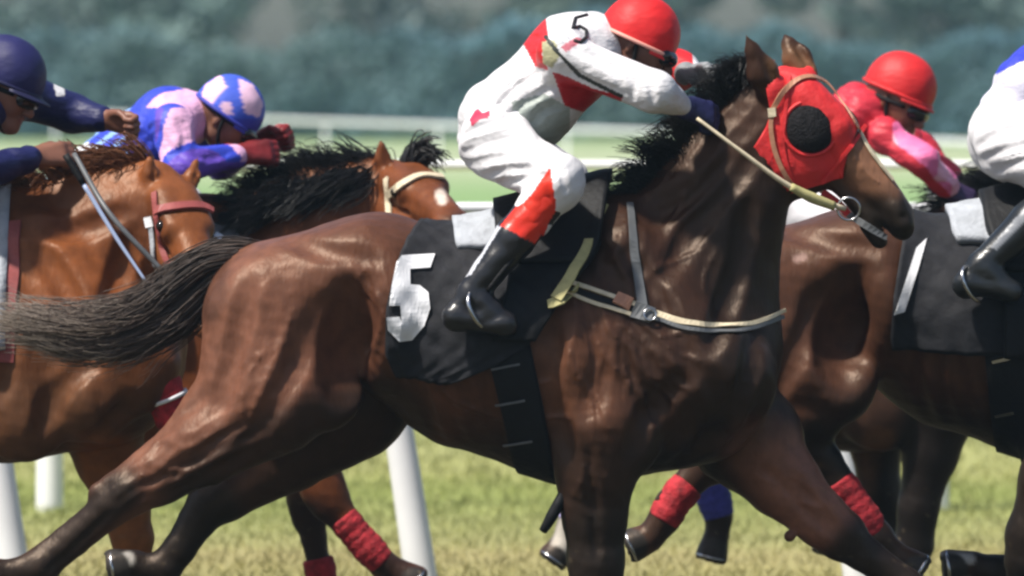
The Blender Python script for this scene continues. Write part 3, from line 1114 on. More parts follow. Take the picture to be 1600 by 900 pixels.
def eyes(root, pts, r):
    r = r * 1.15
    for p in pts:
        link('eye', ring_or_ball('eye', p, r), M['eye'], root)

def ring_or_ball(name, c, r, seg=14, rings=8, sc=(1, 1, 1)):
    V, F = [], []
    for i in range(rings + 1):
        a = math.pi * i / rings
        for j in range(seg):
            t = 2 * math.pi * j / seg
            V.append((c[0] + r * sc[0] * math.sin(a) * math.cos(t), c[1] + r * sc[1] * math.sin(a) * math.sin(t), c[2] + r * sc[2] * math.cos(a)))
    for i in range(rings):
        for j in range(seg):
            k = (j + 1) % seg
            F.append((i * seg + j, (i + 1) * seg + j, (i + 1) * seg + k, i * seg + k))
    return np_mesh(name, np.array(V), np.array(F), True)

def bandage(root, f, pts, r, m, name='leg_bandage', stripe=None):
    """wrapped bandage: a tube with rolled turns along the cannon"""
    P = catmull([f(*p) for p in pts], 0.006)
    n = len(P)
    rr = [f.r(r) * (1 + 0.022 * math.sin(i * 1.25 + math.sin(i * .5)) + 0.03 * math.sin(i * .31 + 1) - 0.12 * (abs(i / (n - 1) - .5) * 2) ** 6) for i in range(n)]
    o = link(name, tube_mesh(name, P, rr, 18), m, root)
    if stripe:
        Q = [P[int(n * stripe)], P[min(n - 1, int(n * stripe) + 2)]]
        link('stripe', tube_mesh('stripe', Q, f.r(r) * 1.1, 18), M['white_print'], o)
    return o

# ---------------- the front horse, number 5
F1 = Frame(0.0)
def front_horse():
    f = F1
    root = thing('horse', 'dark bay racehorse wearing a red blinker hood and the number 5 cloth', 'horse', (0, 0, 0))
    b = Blob()
    horse_trunk(b, f)
    P, r = f, f.r
    # neck
    b.rc(P(1062, 462), r(136), P(1130, 318), r(92), 0.72, 0.06)
    b.rc(P(1130, 318), r(92), P(1200, 195), r(62), 0.68, 0.05)
    b.rc(P(1000, 395), r(78), P(1112, 268), r(58), 0.55, 0.05)
    b.rc(P(1112, 268), r(56), P(1186, 160), r(42), 0.5, 0.05)
    b.rc(P(1130, 520), r(90), P(1165, 330), r(52), 0.9, 0.05)       # windpipe side
    for s in (-1, 1):
        b.rc(P(1150, 330, s * .06), r(45), P(1110, 540, s * .13), r(52), 0.7, 0.02)   # brachiocephalic muscle
    # head
    poll, muz = P(1228, 140, 0), P(1421, 357, -0.03)
    lat = Vector((0, 1, 0)); top = Vector((0.6, 0, 0.5))
    q, L = head_prims(b, P, r, poll, muz, lat, None, top)
    b.ball(P(1240, 240), r(72), 0.62, 0.03)
    ear(b, P(1207, 150, -0.065), P(1163, 55, -0.10), r(25))
    ear(b, P(1262, 118, 0.07), P(1226, 52, 0.11), r(24))
    # near hind, driven back
    b.rc(P(415, 490, -.13), r(86), P(430, 600, -.16), r(88), 0.8, 0.035)
    b.rc(P(376, 488, -.11), r(54), P(370, 600, -.15), r(57), 0.9, 0.03)
    b.rc(P(470, 500, -.16), r(75), P(505, 605, -.17), r(66), 0.7, 0.025)
    b.ball(P(505, 612, -.17), r(52), 0.9, 0.02)
    leg(b, f, [(430, 625, -.17, 84), (330, 690, -.17, 58), (255, 738, -.16, 43), (205, 765, -.16, 36)], .8, .025)
    leg(b, f, [(360, 600, -.15, 48), (285, 690, -.15, 36), (185, 752, -.16, 20), (165, 768, -.16, 24)], .7, .012)   # hamstring tendon
    leg(b, f, [(205, 765, -.16, 38), (180, 785, -.16, 31), (120, 838, -.15, 25), (70, 878, -.15, 27)], .85, .012)
    leg(b, f, [(190, 765, -.16, 22), (150, 795, -.15, 16), (62, 868, -.15, 18)], .7, .008)
    leg(b, f, [(70, 880, -.15, 30), (30, 890, -.15, 23), (0, 892, -.15, 23)], .9, .01)
    leg(b, f, [(75, 892, -.15, 16), (50, 905, -.15, 8)], .9, .01)
    hoof(b, f, (0, 893, -.15), (-38, 905, -.15), 26, 33)
    # off hind, under the belly
    b.rc(P(428, 498, .13), r(86), P(530, 620, .16), r(90), 0.8, 0.035)
    b.ball(P(575, 632, .16), r(70), 0.9, 0.02)
    leg(b, f, [(555, 655, .16, 70), (450, 715, .16, 58), (350, 778, .15, 40), (325, 792, .15, 36)], .8, .02)
    leg(b, f, [(325, 792, .15, 36), (305, 818, .15, 29), (275, 865, .14, 25), (252, 893, .14, 27)], .85, .012)
    leg(b, f, [(252, 893, .14, 27), (222, 893, .14, 22), (205, 888, .14, 22)], .9, .01)
    hoof(b, f, (205, 888, .14), (176, 892, .14), 24, 30)
    # near fore, weight bearing
    leg(b, f, [(935, 660, -.19, 80), (930, 730, -.19, 58), (928, 800, -.18, 48), (930, 870, -.18, 42), (930, 905, -.18, 40)], .85, .03)
    leg(b, f, [(900, 690, -.2, 40), (905, 780, -.2, 30), (920, 860, -.19, 18)], .8, .012)
    leg(b, f, [(965, 690, -.2, 40), (952, 790, -.2, 26), (945, 870, -.19, 16)], .8, .012)
    leg(b, f, [(930, 905, -.18, 39), (926, 945, -.17, 26), (922, 1010, -.17, 25), (915, 1052, -.17, 29)], .85, .012)
    leg(b, f, [(915, 1052, -.17, 30), (938, 1080, -.17, 24), (950, 1092, -.17, 26)], .9, .01)
    hoof(b, f, (953, 1096, -.17), (968, 1118, -.17), 28, 33)
    # off fore, reaching
    b.rc(P(1090, 610, .15), r(95), P(1180, 690, .17), r(80), 0.8, 0.035)
    leg(b, f, [(1165, 690, .16, 82), (1225, 755, .15, 58), (1285, 815, .14, 42), (1318, 842, .14, 40)], .85, .025)
    leg(b, f, [(1205, 700, .1, 30), (1262, 772, .1, 22), (1310, 826, .1, 18)], .8, .01)
    b.ball(P(1236, 842, .11), r(10), 1.0, .012)
    leg(b, f, [(1318, 842, .14, 39), (1350, 868, .14, 28), (1420, 918, .14, 25), (1470, 955, .14, 28)], .85, .012)
    leg(b, f, [(1470, 955, .14, 28), (1505, 970, .14, 22), (1522, 985, .14, 24)], .9, .01)
    hoof(b, f, (1522, 987, .14), (1545, 1005, .14), 26, 33)
    # relief: hollows, grooves between muscles, veins
    probe = make_probe(b)
    trunk_marks(b, f, probe)
    mk = lambda *a_, **k_: mark(b, f, probe, *a_, **k_)
    mk([(1165, 320), (1150, 420), (1105, 540)], .028, .016, '-', .03)
    mk([(1010, 345), (1080, 300), (1150, 245)], .03, .008, '-', .03)
    mk([(1030, 430), (1100, 335), (1165, 255)], .03, .010, '-', .03)
    mk([(1175, 520), (1165, 590), (1130, 650)], .03, .012, '-', .03)
    mk([(1090, 560), (1120, 620), (1120, 690)], .025, .009, '-', .025)
    mk([(1195, 600), (1170, 660), (1140, 700)], .025, .010, '-', .025)
    mk([(1230, 745), (1270, 785), (1310, 830)], .014, .007, '-', .014)
    mk([(395, 645), (310, 710), (235, 752)], .02, .009, '-', .02)
    mk([(420, 690), (330, 735), (250, 775)], .018, .006, '-', .02)
    mk([(922, 690), (926, 790), (932, 860)], .016, .008, '-', .015)
    mk([(1195, 735), (1250, 790), (1300, 835)], .016, .008, '-', .015)
    mk([(178, 795), (120, 850), (75, 890)], .010, .005, '-', .01)
    mk([(1285, 250), (1310, 285), (1350, 320)], .014, .006, '-', .012)
    probe = make_probe(b)
    def vein(pts, rad, depth=0.05):
        rad = rad * 1.15
        P_ = catmull([Vector((p[0], 0, p[1])) for p in pts], 14)
        pos = []
        for p in P_:
            w = f(p.x, p.z)
            hh = cast_y([probe], w.x, w.z, 0)
            if hh:
                pos.append(Vector((w.x, hh[0].y + rad * depth, w.z)))
        for u, v in zip(pos[:-1], pos[1:]):
            if (u - v).length < 0.08:
                b.rc(u, rad, v, rad, 1, 0.008)
    rv = random.Random(12)
    for (x0, y0, x1, y1), ang, cnt in (((885, 420, 1070, 640), 70, 10), ((370, 490, 480, 660), 114, 4), ((565, 420, 640, 590), 72, 4), ((1025, 260, 1150, 470), 122, 4),
                                       ((895, 650, 960, 800), 88, 6), ((1180, 700, 1270, 800), 42, 8), ((1070, 500, 1180, 680), 105, 5), ((650, 600, 850, 700), 18, 5), ((240, 660, 380, 740), 150, 5)):
        for _ in range(cnt):
            x, y = rv.uniform(x0, x1), rv.uniform(y0, y1)
            a_ = math.radians(ang + rv.uniform(-28, 28))
            pts = [(x, y)]
            for _s in range(rv.randint(2, 4)):
                a_ += rv.uniform(-.55, .55)
                x += math.cos(a_) * 26; y += math.sin(a_) * 26
                pts.append((x, y))
            vein(pts, rv.uniform(.0032, .0046), .0)
    vein([(462, 480), (440, 545), (412, 610), (398, 645)], 0.006, 0.1)
    vein([(905, 440), (925, 490), (938, 545), (975, 580)], 0.005)
    vein([(935, 455), (950, 510), (985, 540), (1000, 590)], 0.005)
    vein([(970, 470), (975, 505), (1015, 540), (1040, 580)], 0.0045)
    vein([(1000, 500), (1030, 520), (1060, 515)], 0.0045)
    vein([(900, 500), (890, 560), (920, 610), (925, 680)], 0.005)
    vein([(940, 545), (930, 600), (950, 660)], 0.004)
    vein([(640, 480), (690, 600), (760, 640), (850, 660)], 0.005)
    vein([(560, 430), (600, 470), (590, 540)], 0.005)
    vein([(975, 350), (960, 400), (985, 440)], 0.005)
    vein([(1330, 235), (1345, 262), (1370, 285)], 0.003)
    dark = [
        ([(190, 765), (60, 885), (-60, 905)], 20, 60, 0.95), ([(330, 795), (250, 890), (170, 892)], 30, 70, 0.97),
        ([(600, 660), (430, 720), (330, 795)], 60, 110, 0.8),
        ([(930, 850), (920, 1050), (960, 1110)], 40, 110, 0.9), ([(1340, 860), (1480, 960), (1550, 1000)], 25, 60, 0.85),
        ([(1365, 360), (1410, 355)], 46, 84, 0.95), ([(1150, 330), (1190, 480), (1160, 640)], 40, 110, 0.6),
        ([(760, 720), (1100, 760)], 30, 110, 0.75), ([(345, 420), (330, 480)], 10, 30, 0.4)]  # the belly line is shade under the barrel, painted into the coat
    def extra(col, x, y, V, nz):
        # warmer brown at the face and elbow; sunlight painted on the reaching forearm
        col = mixc(col, (0.27, 0.13, 0.075), 0.85 * sstep(62, 25, segdist(x, y, [(1335, 225), (1375, 275)])))
        col = mixc(col, (0.14, 0.055, 0.028), 0.6 * sstep(110, 30, segdist(x, y, [(880, 520), (925, 740)])))
        col = mixc(col, (0.21, 0.088, 0.056), 0.9 * sstep(85, 40, segdist(x, y, [(1190, 710), (1270, 795)])))
        col = mixc(col, (0.17, 0.085, 0.04), 0.7 * sstep(40, 15, segdist(x, y, [(1225, 100), (1265, 118)])) )
        return col
    def relief(V, x, y):
        sh_ = sstep(120, 50, segdist(x, y, [(930, 450), (990, 560)]))
        fl = sstep(70, 25, segdist(x, y, [(590, 440), (610, 540)]))
        th = sstep(70, 30, segdist(x, y, [(450, 480), (390, 650)]))
        ga = sstep(50, 20, segdist(x, y, [(370, 670), (220, 755)]))
        nk = sstep(80, 40, segdist(x, y, [(1000, 380), (1150, 220)]))
        return .0036 * sh_ * np.clip(.5 + vnoise(V, 12, 77), 0, 1.4) * (streaks(V, x, y, 62, 30, 61) + .5 * streaks(V, x, y, 84, 19, 71)) + .0024 * fl * streaks(V, x, y, 72, 20, 63) + .0016 * th * streaks(V, x, y, 116, 30, 65) \
            + .0024 * ga * streaks(V, x, y, 150, 22, 67) + .0028 * nk * streaks(V, x, y, 125, 34, 69)
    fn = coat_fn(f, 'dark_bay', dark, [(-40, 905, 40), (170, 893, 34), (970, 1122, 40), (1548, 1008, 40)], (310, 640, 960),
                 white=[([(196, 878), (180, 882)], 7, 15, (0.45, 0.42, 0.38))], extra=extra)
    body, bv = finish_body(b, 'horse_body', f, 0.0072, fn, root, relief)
    eyes(root, [q(.30, .05, -.115), q(.30, .05, .115)], .03 * L)

    # tail
    g = lambda pts, dy: [f(x, y, dy) for x, y in pts]
    tail_g = [g([(392, 388), (345, 384), (285, 412), (215, 470), (120, 497), (20, 492), (-25, 490)], 0.0),
              g([(368, 400), (318, 410), (272, 445), (205, 492), (115, 508), (15, 498), (-20, 494)], -.04),
              g([(354, 418), (312, 438), (268, 475), (200, 508), (120, 520), (30, 505), (-8, 498)], 0.03),
              g([(346, 432), (308, 464), (268, 500), (200, 528), (130, 535), (50, 515), (10, 504)], -.03),
              g([(338, 440), (310, 488), (275, 522), (210, 548), (140, 556), (85, 545), (45, 525)], 0.02)]
    def tcol(c, u):
        col = np.outer(1 - c, [0.014, 0.009, 0.008]) + np.outer(c, [0.095, 0.064, 0.05])
        col = mixc(col, (0.17, 0.125, 0.10), sstep(.3, .8, u) * (.3 + .5 * c))
        tip = sstep(.8, 1, u) * (c > .2)
        return mixc(col, (0.55, 0.46, 0.38), tip * .75)
    link('tail', hair_mesh('tail', tail_g, 2400, (0.012, 0.026), 0.0022, 0.0006, 18, 0.018, 0.5, tcol, seed=5, clumps=160), M['hair_tail'], root)
    # mane, blown up and back from the crest
    mane_g = []
    for (x, y), (dx, dy_) in zip([(985, 322), (1020, 292), (1050, 262), (1080, 232), (1105, 206), (1130, 178), (1150, 152), (1172, 128), (1190, 115)],
                                 [(-62, -16), (-66, -26), (-62, -38), (-52, -50), (-42, -58), (-42, -58), (-45, -46), (-48, -34), (-45, -22)]):
        mane_g.append([f(x + 14, y + 24, 0), f(x - 2, y + 2, -.005), f(x + dx * .5, y + dy_ * .75, -.03), f(x + dx, y + dy_ * .8 + 14, -.04)])
    link('mane', hair_mesh('mane', mane_g, 3400, (0.008, 0.020), 0.0020, 0.0006, 10, 0.012, 0.55, None, seed=6, clumps=110), M['hair_black'], root)

    # saddlecloth
    A, B = P(560, 520), P(960, 520)
    sx = lambda px: (px - 560) / 400.0
    def rear(t):
        return sx(np.interp(abs(t), [0, 40, 75, 100, 118], [668, 632, 606, 604, 622]))
    def front(t):
        return sx(np.interp(abs(t), [0, 40, 80, 95, 106, 118], [860, 858, 850, 825, 770, 690]))
    cl = radial_shell('saddlecloth', bv, A, B, rear, front, -117, 117, 40, 100, 0.016, 0.010, 3, 0.003)
    cloth = link('saddlecloth', cl, M['black_cloth'], root)
    cb = bvh_of(cl)
    five = [(630, 395), (681, 393), (674, 414), (643, 416), (639, 439), (658, 441), (671, 452), (674, 476), (665, 503), (646, 526), (627, 528),
            (609, 510), (607, 490), (627, 489), (630, 497), (640, 497), (644, 480), (641, 468), (632, 466), (628, 472), (611, 472), (615, 440), (622, 405)]
    link('number', decal_mesh('number', f, [cb, bv], five), M['white_print'], cloth, 'white block number 5')
    # pale pad showing behind the saddle
    pad = radial_shell('saddle_pad', bv, A, B, lambda t: sx(np.interp(abs(t), [0, 30, 60], [706, 712, 740])), lambda t: sx(880), -34, 34, 24, 30, 0.03, 0.022, 2, 0.004)
    link('saddle_pad', pad, M['grey_pad'], root)
    # saddle: seat and flap
    seat = radial_shell('saddle_seat', bv, A, B, lambda t: sx(np.interp(abs(t), [0, 30, 60], [770, 775, 800])), lambda t: sx(np.interp(abs(t), [0, 40, 50], [958, 934, 915])), -50, 50, 26, 36, 0.062, 0.028, 2)
    sad = link('saddle', seat, M['black_leather'], root)
    flap = radial_shell('saddle_flap', bv, A, B, lambda t: sx(np.interp(t, [40, 70, 92], [800, 790, 770])), lambda t: sx(np.interp(t, [38, 55, 75, 92], [938, 908, 868, 836])), 38, 92, 22, 30, 0.05, 0.014, 3, 0.002)
    link('saddle_flap', flap, M['black_leather'], sad)
    fb = bvh_of(flap)
    # girth
    g0 = lambda t: sx(np.interp(t, [85, 140, 180], [752, 790, 812]))
    g1 = lambda t: sx(np.interp(t, [85, 140, 180], [822, 856, 872]))
    gi = radial_shell('girth', bv, A, B, g0, g1, 84, 268, 10, 60, 0.010, 0.007, 2)
    girth = link('girth', gi, M['black_leather'], root)
    gb = bvh_of(gi)
    for (x, y) in ((792, 566), (800, 622), (812, 686)):
        link('buckle', strap_mesh('buckle', f, [gb, bv], [(x - 24, y + 4), (x + 20, y - 4)], 0.006, 0.004, 0.003), M['grey_leather'], girth)
    dang = tube_mesh('girth_strap_end', [f(884, 752, -.2), f(874, 775, -.22), f(858, 805, -.22), f(848, 822, -.21)], [0.012, 0.016, 0.017, 0.012], 8, 0.01)
    link('strap_end', dang, M['black_leather'], girth)
    allb = [bv, fb, gb, cb]
    # breastplate and yoke straps
    bp = link('breastplate', strap_mesh('breastplate', f, allb, [(888, 436), (940, 455), (1000, 474)], 0.014), M['cream_web'], root)
    link('lower_strap', strap_mesh('lower_strap', f, allb, [(880, 452), (935, 472), (995, 490)], 0.012), M['cream_web'], bp)
    link('centre_strap', strap_mesh('centre_strap', f, allb, [(886, 445), (938, 464), (996, 482)], 0.018, 0.003, 0.002), M['black_leather'], bp)
    link('chest_strap', strap_mesh('chest_strap', f, allb, [(1000, 480), (1060, 496), (1120, 505), (1165, 503), (1200, 494), (1226, 482)], [0.022, 0.016, 0.013, 0.011]), M['cream_web'], bp)
    link('chest_strap_edge', strap_mesh('chest_strap_edge', f, allb, [(1000, 488), (1060, 505), (1120, 514), (1165, 511), (1222, 494)], 0.012), M['grey_leather'], bp)
    link('neck_strap', strap_mesh('neck_strap', f, allb, [(983, 318), (986, 360), (993, 420), (1002, 478)], [0.020, 0.026, 0.03]), M['grey_leather'], bp)
    link('strap_patch', strap_mesh('strap_patch', f, allb, [(960, 462), (985, 472)], 0.04, 0.006, 0.006), M['tan_leather'], bp)
    link('buckle', strap_mesh('buckle', f, allb, [(988, 478), (1016, 490)], 0.05, 0.007, 0.007), M['grey_leather'], bp)
    c0 = f(1006, 486); hh = cast_y([bv], c0.x, c0.z, 0)
    link('ring', ring_mesh('ring', (c0.x + .012, hh[0].y - .018, c0.z), 0.017, 0.003, hh[1]), M['metal'], bp)
    kh = link('surcingle', strap_mesh('surcingle', f, allb, [(945, 322), (920, 378), (893, 425), (868, 464)], [0.022, 0.03, 0.036], 0.005, 0.012), M['khaki_web'], root)
    link('surcingle_end', strap_mesh('surcingle_end', f, allb, [(893, 440), (878, 464), (856, 470)], [0.035, 0.042, 0.025], 0.005, 0.010), M['khaki_web'], kh)

    # blinker hood
    hA, hB = P(1215, 150), P(1352, 300)
    hl = (hB - hA).length
    def h0(t):
        return float(np.interp(abs(t), [0, 30, 60, 90, 120, 150, 180], [-0.12, -0.2, -0.24, -0.16, 0.06, 0.16, 0.2]))
    def h1(t):
        return float(np.interp(abs(t), [0, 45, 80, 110, 140, 165, 180], [0.52, 0.62, 0.72, 0.80, 0.74, 0.62, 0.6]))
    hd = radial_shell('blinker_hood', bv, hA, hB, h0, h1, -172, 172, 44, 130, 0.010, 0.006, 9, 0.0008, ease=0.012, rmax=0.178)
    hood = link('blinker_hood', hd, M['red_hood'], root)
    hb = bvh_of(hd)
    gussets = [[(1352, 196), (1318, 240), (1282, 286)], [(1232, 118), (1226, 160), (1222, 230), (1240, 292)]]
    for gp in gussets:
        link('hem', strap_mesh('hem', f, [hb, bv], gp, 0.011, 0.004, 0.002), M['red_hood'], hood)
    c = f(1264, 200); hh = cast_y([hb], c.x, c.z, 0)
    link('eye_cup', dome_mesh('eye_cup', (c.x, hh[0].y + 0.004, c.z), (0.08, -1, 0.05), 0.072, 0.034), M['mesh_cup'], hood)
    link('cup_rim', ring_mesh('cup_rim', (c.x, hh[0].y - .002, c.z), 0.077, 0.006, (0.08, -1, 0.05), 32, 8), M['red_hood'], hood)
    link('eye_cup', dome_mesh('eye_cup', q(.34, .06, .17), (0.1, 1, 0.05), 0.066, 0.045), M['mesh_cup'], hood)
    br = link('bridle', strap_mesh('bridle', f, [hb, bv], [(1206, 170), (1222, 142), (1255, 122), (1290, 130), (1318, 167), (1340, 205)], 0.016), M['tan_leather'], root)
    link('cheek_strap', strap_mesh('cheek_strap', f, [hb, bv], [(1207, 165), (1203, 200), (1212, 245), (1240, 290), (1290, 312), (1322, 322)], 0.014), M['tan_leather'], br)
    link('rosette', strap_mesh('rosette', f, [hb, bv], [(1204, 168), (1206, 182)], 0.024, 0.006, 0.006), M['cream_web'], br)
    link('nose_strap', strap_mesh('nose_strap', f, [bv, hb], [(1340, 205), (1354, 232), (1374, 260), (1392, 282)], 0.012), M['cream_web'], br)
    link('noseband', strap_mesh('noseband', f, [bv, hb], [(1318, 330), (1350, 350), (1382, 372)], 0.02), M['grey_leather'], br)
    bit = f(1323, 325); hh = cast_y([bv], bit.x, bit.z, 0)
    by = hh[0].y if hh else -.1
    link('bit_ring', ring_mesh('bit_ring', (bit.x, by - .012, bit.z), 0.032, 0.0035, (0.1, 1, 0.1)), M['metal'], br)
    link('chin_strap', strap_mesh('chin_strap', f, [bv, hb], [(1285, 300), (1310, 318), (1325, 335)], 0.022, 0.006), M['red_hood'], br)
    # rein: from the hand to the bit
    rp = [f(1086, 184, -.20), f(1150, 232, -.21), f(1215, 280, -.19), f(1262, 306, -.16), (bit.x - .01, by - .02, bit.z)]
    link('rein', tube_mesh('rein', rp, [0.005, 0.0055, 0.007, 0.009, 0.007], 8, 0.02), M['cream_web'], br)
    link('rein_grip', tube_mesh('rein_grip', [f(1232, 290, -.185), f(1262, 306, -.165), f(1300, 321, -.14)], [0.011, 0.016, 0.013], 10, 0.01), M['khaki_web'], br)
    link('rein', tube_mesh('rein', [f(1120, 150, .12), f(1200, 235, .17), f(1318, 322, .10)], 0.008, 8, 0.02), M['cream_web'], br)
    return root, bv

h1_root, h1_bv = front_horse()
# ---------------- the four horses behind
def far_neck(b, g, pts, ys=0.72):
    for (x, y, d, rr), (x2, y2, d2, r2) in zip(pts[:-1], pts[1:]):
        b.rc(g(x, y, d), g.r(rr), g(x2, y2, d2), g.r(r2), ys, 0.05)

def horse_right():
    y0 = 0.95
    k = CAM_D / (CAM_D + y0)
    ft = Frame(y0, 1090, 98, k, 310, 100); g = Frame(y0)
    root = thing('horse', 'bay racehorse at the right edge with the black number 1 cloth', 'horse', (1.5, y0, 0))
    b = Blob()
    horse_trunk(b, ft)
    P, r = ft, ft.r
    far_neck(b, ft, [(1050, 450, 0, 140), (1140, 330, 0, 100), (1240, 250, 0, 64)])
    q, L = head_prims(b, P, r, ft(1275, 215, 0), ft(1470, 390, 0), Vector((0, 1, 0)), None, Vector((0.5, 0, 0.5)))
    ear(b, ft(1258, 215, -.06), ft(1225, 130, -.09), r(24)); ear(b, ft(1275, 195, .06), ft(1245, 120, .09), r(24))
    # near hind swung forward
    b.rc(P(405, 470, -.13), r(95), P(470, 590, -.16), r(88), 0.8, 0.035)
    b.rc(P(362, 470, -.11), r(56), P(385, 590, -.15), r(60), 0.9, 0.03)
    b.ball(g(1300, 600, -.17), g.r(62), 0.9, 0.03)
    leg(b, g, [(1270, 590, -.17, 78), (1262, 640, -.17, 52), (1258, 680, -.16, 36)], .8, .025)
    leg(b, g, [(1258, 680, -.16, 33), (1285, 715, -.16, 27), (1340, 795, -.15, 23), (1368, 836, -.15, 26)], .85, .012)
    leg(b, g, [(1368, 836, -.15, 26), (1392, 860, -.15, 21), (1402, 868, -.15, 22)], .9, .01)
    hoof(b, g, (1403, 869, -.15), (1428, 884, -.15), 23, 29)
    # off hind, just leaving the ground behind
    b.rc(P(410, 480, .13), r(92), P(440, 610, .16), r(80), 0.8, 0.035)
    leg(b, g, [(1210, 620, .16, 72), (1165, 680, .16, 52), (1118, 725, .16, 38)], .8, .02)
    leg(b, g, [(1118, 725, .16, 36), (1092, 745, .16, 27), (1050, 792, .15, 25), (1040, 815, .15, 26)], .85, .012)
    leg(b, g, [(1040, 815, .15, 26), (1022, 838, .15, 22), (1016, 845, .15, 22)], .9, .01)
    hoof(b, g, (1014, 847, .15), (990, 857, .15), 23, 28)
    # fore legs at the edge of the picture
    leg(b, g, [(1688, 660, -.19, 74), (1640, 740, -.19, 52), (1608, 830, -.18, 40), (1600, 870, -.18, 37)], .85, .03)
    leg(b, g, [(1600, 870, -.18, 36), (1592, 905, -.17, 25), (1582, 975, -.17, 24), (1576, 1010, -.17, 27)], .85, .012)
    leg(b, g, [(1576, 1010, -.17, 28), (1596, 1036, -.17, 22), (1604, 1046, -.17, 24)], .9, .01)
    hoof(b, g, (1606, 1050, -.17), (1618, 1070, -.17), 26, 31)
    leg(b, g, [(1730, 670, .18, 74), (1720, 780, .18, 45), (1690, 845, .17, 38)], .85, .03)
    leg(b, g, [(1690, 845, .17, 36), (1660, 868, .17, 25), (1592, 895, .16, 24), (1555, 898, .16, 26)], .85, .012)
    leg(b, g, [(1555, 898, .16, 26), (1530, 890, .16, 21)], .9, .01)
    hoof(b, g, (1526, 889, .16), (1490, 893, .16), 23, 30)
    trunk_marks(b, ft, make_probe(b))
    dark = [([(1258, 690), (1370, 840), (1430, 885)], 24, 55, 0.75), ([(1118, 730), (1040, 815)], 30, 60, 0.7), ([(1600, 830), (1580, 1000)], 30, 80, .9),
            ([(1350, 690), (1600, 730)], 40, 130, 0.85), ([(1690, 845), (1555, 895)], 20, 50, 0.5)]
    fn = coat_fn(g, 'light_bay', dark, [(1490, 895, 30), (985, 858, 32), (1622, 1074, 36), (1430, 886, 28)], (1090, 1500, 1700),
                 white=[([(1520, 878), (1480, 876)], 4, 12, (0.5, 0.47, 0.43)), ([(1240, 401), (1250, 398)], 3, 9, (0.3, 0.19, 0.16))])
    body, bv = finish_body(b, 'horse_body', g, 0.009, fn, root)
    eyes(root, [q(.30, .055, -.15), q(.30, .055, .15)], .03 * L)
    tg = [[ft(400, 352), ft(330, 380), ft(290, 450), ft(240, 520)], [ft(360, 380), ft(312, 420), ft(285, 500), ft(250, 560)], [ft(340, 420), ft(310, 470), ft(300, 540), ft(270, 600)]]
    link('tail', hair_mesh('tail', tg, 200, (.012, .03), .004, .0012, 10, .012, .3, seed=21), M['hair_black'], root)
    mg = [[ft(x + 5, y + 25), ft(x, y - 5), ft(x - 50, y - 35, -.02), ft(x - 95, y - 30, -.03)] for x, y in ((1000, 300), (1060, 262), (1120, 235), (1190, 200), (1245, 182))]
    link('mane', hair_mesh('mane', mg, 200, (.012, .025), .004, .0012, 8, .01, .4, seed=22), M['hair_black'], root)
    A, B = ft(560, 520), ft(960, 520)
    sx = lambda px: (px - 560) / 400.0
    cl = radial_shell('saddlecloth', bv, A, B, lambda t: sx(np.interp(abs(t), [0, 40, 75, 100, 112], [655, 640, 622, 618, 622])), lambda t: sx(850), -108, 108, 30, 80, 0.016, 0.010, 3, 0.0022)
    cloth = link('saddlecloth', cl, M['black_cloth'], root)
    cb = bvh_of(cl)
    link('number', decal_mesh('number', g, [cb, bv], [(1425, 384), (1443, 369), (1405, 482), (1388, 487)]), M['white_print'], cloth, 'white number 1')
    link('saddle_pad', radial_shell('saddle_pad', bv, A, B, lambda t: sx(np.interp(abs(t), [0, 30, 60], [715, 722, 750])), lambda t: sx(880), -38, 38, 20, 30, .04, .03, 2, .004), M['grey_pad'], root)
    sad = link('saddle', radial_shell('saddle', bv, A, B, lambda t: sx(np.interp(abs(t), [0, 30, 60], [770, 775, 800])), lambda t: sx(948), -62, 62, 22, 30, .066, .028, 2), M['black_leather'], root)
    link('saddle_flap', radial_shell('saddle_flap', bv, A, B, lambda t: sx(800), lambda t: sx(np.interp(t, [40, 75, 112], [950, 915, 850])), 38, 108, 18, 24, .045, .012, 3), M['black_leather'], sad)
    gi = radial_shell('girth', bv, A, B, lambda t: sx(np.interp(t, [95, 140, 180], [765, 780, 800])), lambda t: sx(np.interp(t, [95, 140, 180], [835, 850, 870])), 92, 268, 8, 50, .010, .007, 2)
    girth = link('girth', gi, M['black_leather'], root)
    gb = bvh_of(gi)
    for (x, y) in ((1553, 556), (1562, 640)):
        link('buckle', strap_mesh('buckle', g, [gb, bv], [(x - 14, y + 3), (x + 14, y - 3)], .01, .005, .004), M['metal'], girth)
    bandage(root, g, [(1305, 745, -.155), (1330, 780, -.15), (1362, 828, -.15)], 26.5, M['red_band'])
    bandage(root, g, [(1078, 762, .155), (1058, 785, .15), (1038, 818, .15)], 28, M['red_band'])
    return root, bv

